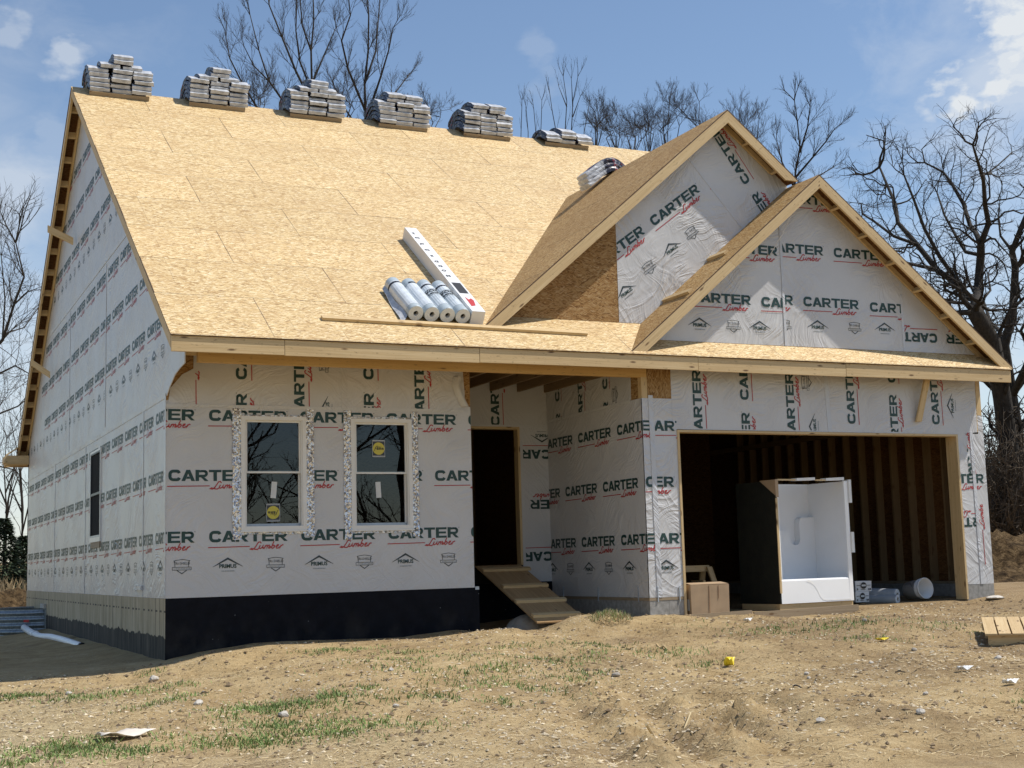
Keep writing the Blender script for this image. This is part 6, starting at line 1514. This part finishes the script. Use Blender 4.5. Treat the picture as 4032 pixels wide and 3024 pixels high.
# evergreens
def conifer(name, label, x, y, h, w, seed):
    z0 = gzf(x, y); root = empty(name, label, 'tree', 'evergreens at the left', (x, y, z0)); r = np.random.default_rng(seed)
    mb = MB(); mb.tube([V((0, 0, 0)), V((0, 0, h*.9))], [.09, .02], 'bark', 7); mb.build('trunk', root)
    n = 5200; t = r.random(n)**1.25; ht = h*(.06+.94*t); a = r.uniform(0, 6.28, n); lay = .72+.28*np.cos(ht*9+np.sin(a*3)); rad = w*(1-t)**.85*lay*(.35+.65*r.random(n)**.5)+.04
    c = np.stack([rad*np.cos(a), rad*np.sin(a), ht-.22*rad], 1); d = np.stack([np.cos(a), np.sin(a), r.uniform(-.5, .25, n)], 1); s_ = np.stack([-np.sin(a), np.cos(a), r.normal(0, .3, n)], 1)
    L = r.uniform(.08, .20, n)[:, None]; W = r.uniform(.02, .05, n)[:, None]
    q = np.stack([c-s_*W, c+s_*W, c+d*L+s_*W*.3, c+d*L-s_*W*.3], 1).reshape(-1, 3); raw_mesh('crown', q.tolist(), np.arange(len(q)).reshape(-1, 4).tolist(), 'needles', root)
e = at_y(18, 2040, 30); conifer('evergreen_tree', 'dark green evergreen at the left edge, the wider and taller one', e.x, 30, e.z-gzf(e.x, 30), 1.25, 2)
e = at_y(92, 2110, 34); conifer('evergreen_tree', 'smaller dark evergreen close to the side wall', e.x, 34, e.z-gzf(e.x, 34), 1.0, 3)
e = at_y(-90, 2080, 33); conifer('evergreen_tree', 'dark evergreen mostly cut off by the left edge', e.x, 33, e.z-gzf(e.x, 33), 1.3, 4)
# brush thicket at the right
def bush(name, label, u, y, h, w, seed, n=26, group=None, m='brush'):
    n = 120
    b = at_y(u, 2250, y); z0 = gzf(b.x, y); T = Tree(seed)
    for i in range(n):
        a = T.r.uniform(0, 6.28); q = V((b.x+w*.4*T.r.random()*math.cos(a), y+w*.4*T.r.random()*math.sin(a), z0-.05))
        T.grow(q, V((math.cos(a)*.5, math.sin(a)*.5, 1)), h*T.r.uniform(.5, 1.05), .024, 2, 4, .6, .05, .22, 5, .55, .35)
    root = empty(name, label, 'bush', group, (b.x, y, z0)); o0 = V((b.x, y, z0))
    T.mesh([([p-o0 for p in pts], rad, l) for pts, rad, l in T.tubes], 'stems', m, root, .011); return root
BG = 'brush beside the right wall'
for k, (u, y, h, w, lab) in enumerate(((3935, 14, 4.2, 3.4, 'tall tangled bare brush right against the right wall'), (4010, 16, 4.6, 3.4, 'tall tangled bare brush under the second oak'), (4090, 13, 3.8, 3.6, 'bare brush cut off by the right edge'), (3975, 22, 4.4, 4.5, 'bare brush further back between the oak trunks'), (3900, 24, 4., 4.5, 'bare brush furthest back by the right wall'), (4060, 20, 4., 4., 'bare brush further back at the right edge'))):
    bush('brush', lab, u, y, h, w, 100+k, 30, BG)
# spoil heap beside the house
def heap(name, label, cx, cy, humps, rx, ry, seed):
    n, m = 90, 60; vs = []
    for j in range(m+1):
        for i in range(n+1):
            x = cx-rx+2*rx*i/n; y = cy-ry+2*ry*j/m
            h = sum(a*math.exp(-(((x-hx)/sx)**2+((y-hy)/sy)**2)) for hx, hy, sx, sy, a in humps)
            e = min(1, 3*(1-max(abs(2*i/n-1), abs(2*j/m-1))))
            vs.append((x, y, h*e))
    A = np.array(vs); nz = .30*vnoise(A[:, 0]*1.7, A[:, 1]*1.7, seed)+.24*vnoise(A[:, 0]*4.2, A[:, 1]*4.2, seed+1)+.14*vnoise(A[:, 0]*9, A[:, 1]*9, seed+2)
    hgt = A[:, 2].copy(); A[:, 2] = gz(A[:, 0], A[:, 1])-.08+hgt+nz*np.clip(hgt*1.6, 0, 1)
    f = [(j*(n+1)+i, j*(n+1)+i+1, (j+1)*(n+1)+i+1, (j+1)*(n+1)+i) for j in range(m) for i in range(n)]
    return tag(raw_mesh(name, A.tolist(), f, 'soil', None, True), label, 'dirt heap')
hp = at_y(3960, 2240, 8)
heap('dirt_heap', 'brown heap of cloddy soil beyond the right corner of the house', hp.x+1.5, 8, [(hp.x-.8, 8.2, 1.3, 1.4, 1.15), (hp.x+1.9, 7.4, 1.6, 1.4, 1.25), (hp.x+4, 8, 2, 1.5, 1.5), (hp.x+.3, 6.4, 2, 1, .5)], 5.5, 3.2, 51)
hl = at_y(40, 2330, 20)
heap('dirt_heap', 'low bank of rough brown soil behind the left rear corner', hl.x-1.2, 20.5, [(hl.x-2, 20.5, 2.5, 1.2, .62), (hl.x+.6, 20.8, 1.6, 1.2, .58)], 4.5, 2.6, 61)
mb = MB(); q = at_y(3945, 2312, 1.5); mb.board(V((12.35, 1.0, gzf(12.6, 1)+.05)), V((13.3, 1.2, gzf(13, 1)+.12)), EZ, .05, EY, .14, 'wood'); tag(mb.build('scrap_board'), 'pale scrap board lying behind the right corner of the house', 'board')
# dead weeds in the field behind the left corner
def weeds():
    r = np.random.default_rng(77); n = 9000; y = r.uniform(24, 62, n); x = CAM[0]+(y-CAM[1])*r.uniform(.02, .22, n)-0*y
    z = gz(x, y); h = r.uniform(.35, 1.15, n); a = r.uniform(0, 6.28, n); w = r.uniform(.012, .03, n); bend = h*r.uniform(.1, .5, n); c, s_ = np.cos(a), np.sin(a)
    q = np.stack([np.stack([x-s_*w, y+c*w, z-.02], 1), np.stack([x+s_*w, y-c*w, z-.02], 1), np.stack([x+c*bend*.4+s_*w, y+s_*bend*.4, z+h*.6], 1), np.stack([x+c*bend, y+s_*bend, z+h], 1)], 1).reshape(-1, 3)
    tag(raw_mesh('dead_weeds', q.tolist(), np.arange(len(q)).reshape(-1, 4).tolist(), 'dead_weed'), 'tall dead weeds in the field', None, None, 'stuff')
weeds()
# the trees across the road, mirrored in the window panes
for k, (x, y, h, lab) in enumerate(((7.5, -33, 13, 'bare roadside tree seen mirrored in the left front window'), (13.5, -36, 14, 'bare roadside tree seen mirrored in the right front window'), (10.5, -41, 15, 'bare roadside tree furthest from the house'), (4., -40, 13, 'bare roadside tree at the left of its row'), (18., -40, 14, 'bare roadside tree at the right of its row'))):
    T = Tree(200+k); p0 = V((x, y, -1.3)); P = T.path([p0, p0+V((.1, 0, h*.25)), p0+V((-.2, .2, h*.55)), p0+V((0, 0, h*.8))], .28, .07, 0, wob=.1)
    limb_kids(T, P, .28, h*.32, 1, 3, spread=.8, up=.1, gnarl=.2, kids=5, shrink=.6, seg=.6, per=2)
    T.finish('roadside_tree', lab, (x, y, -1.3), 'trees across the road')
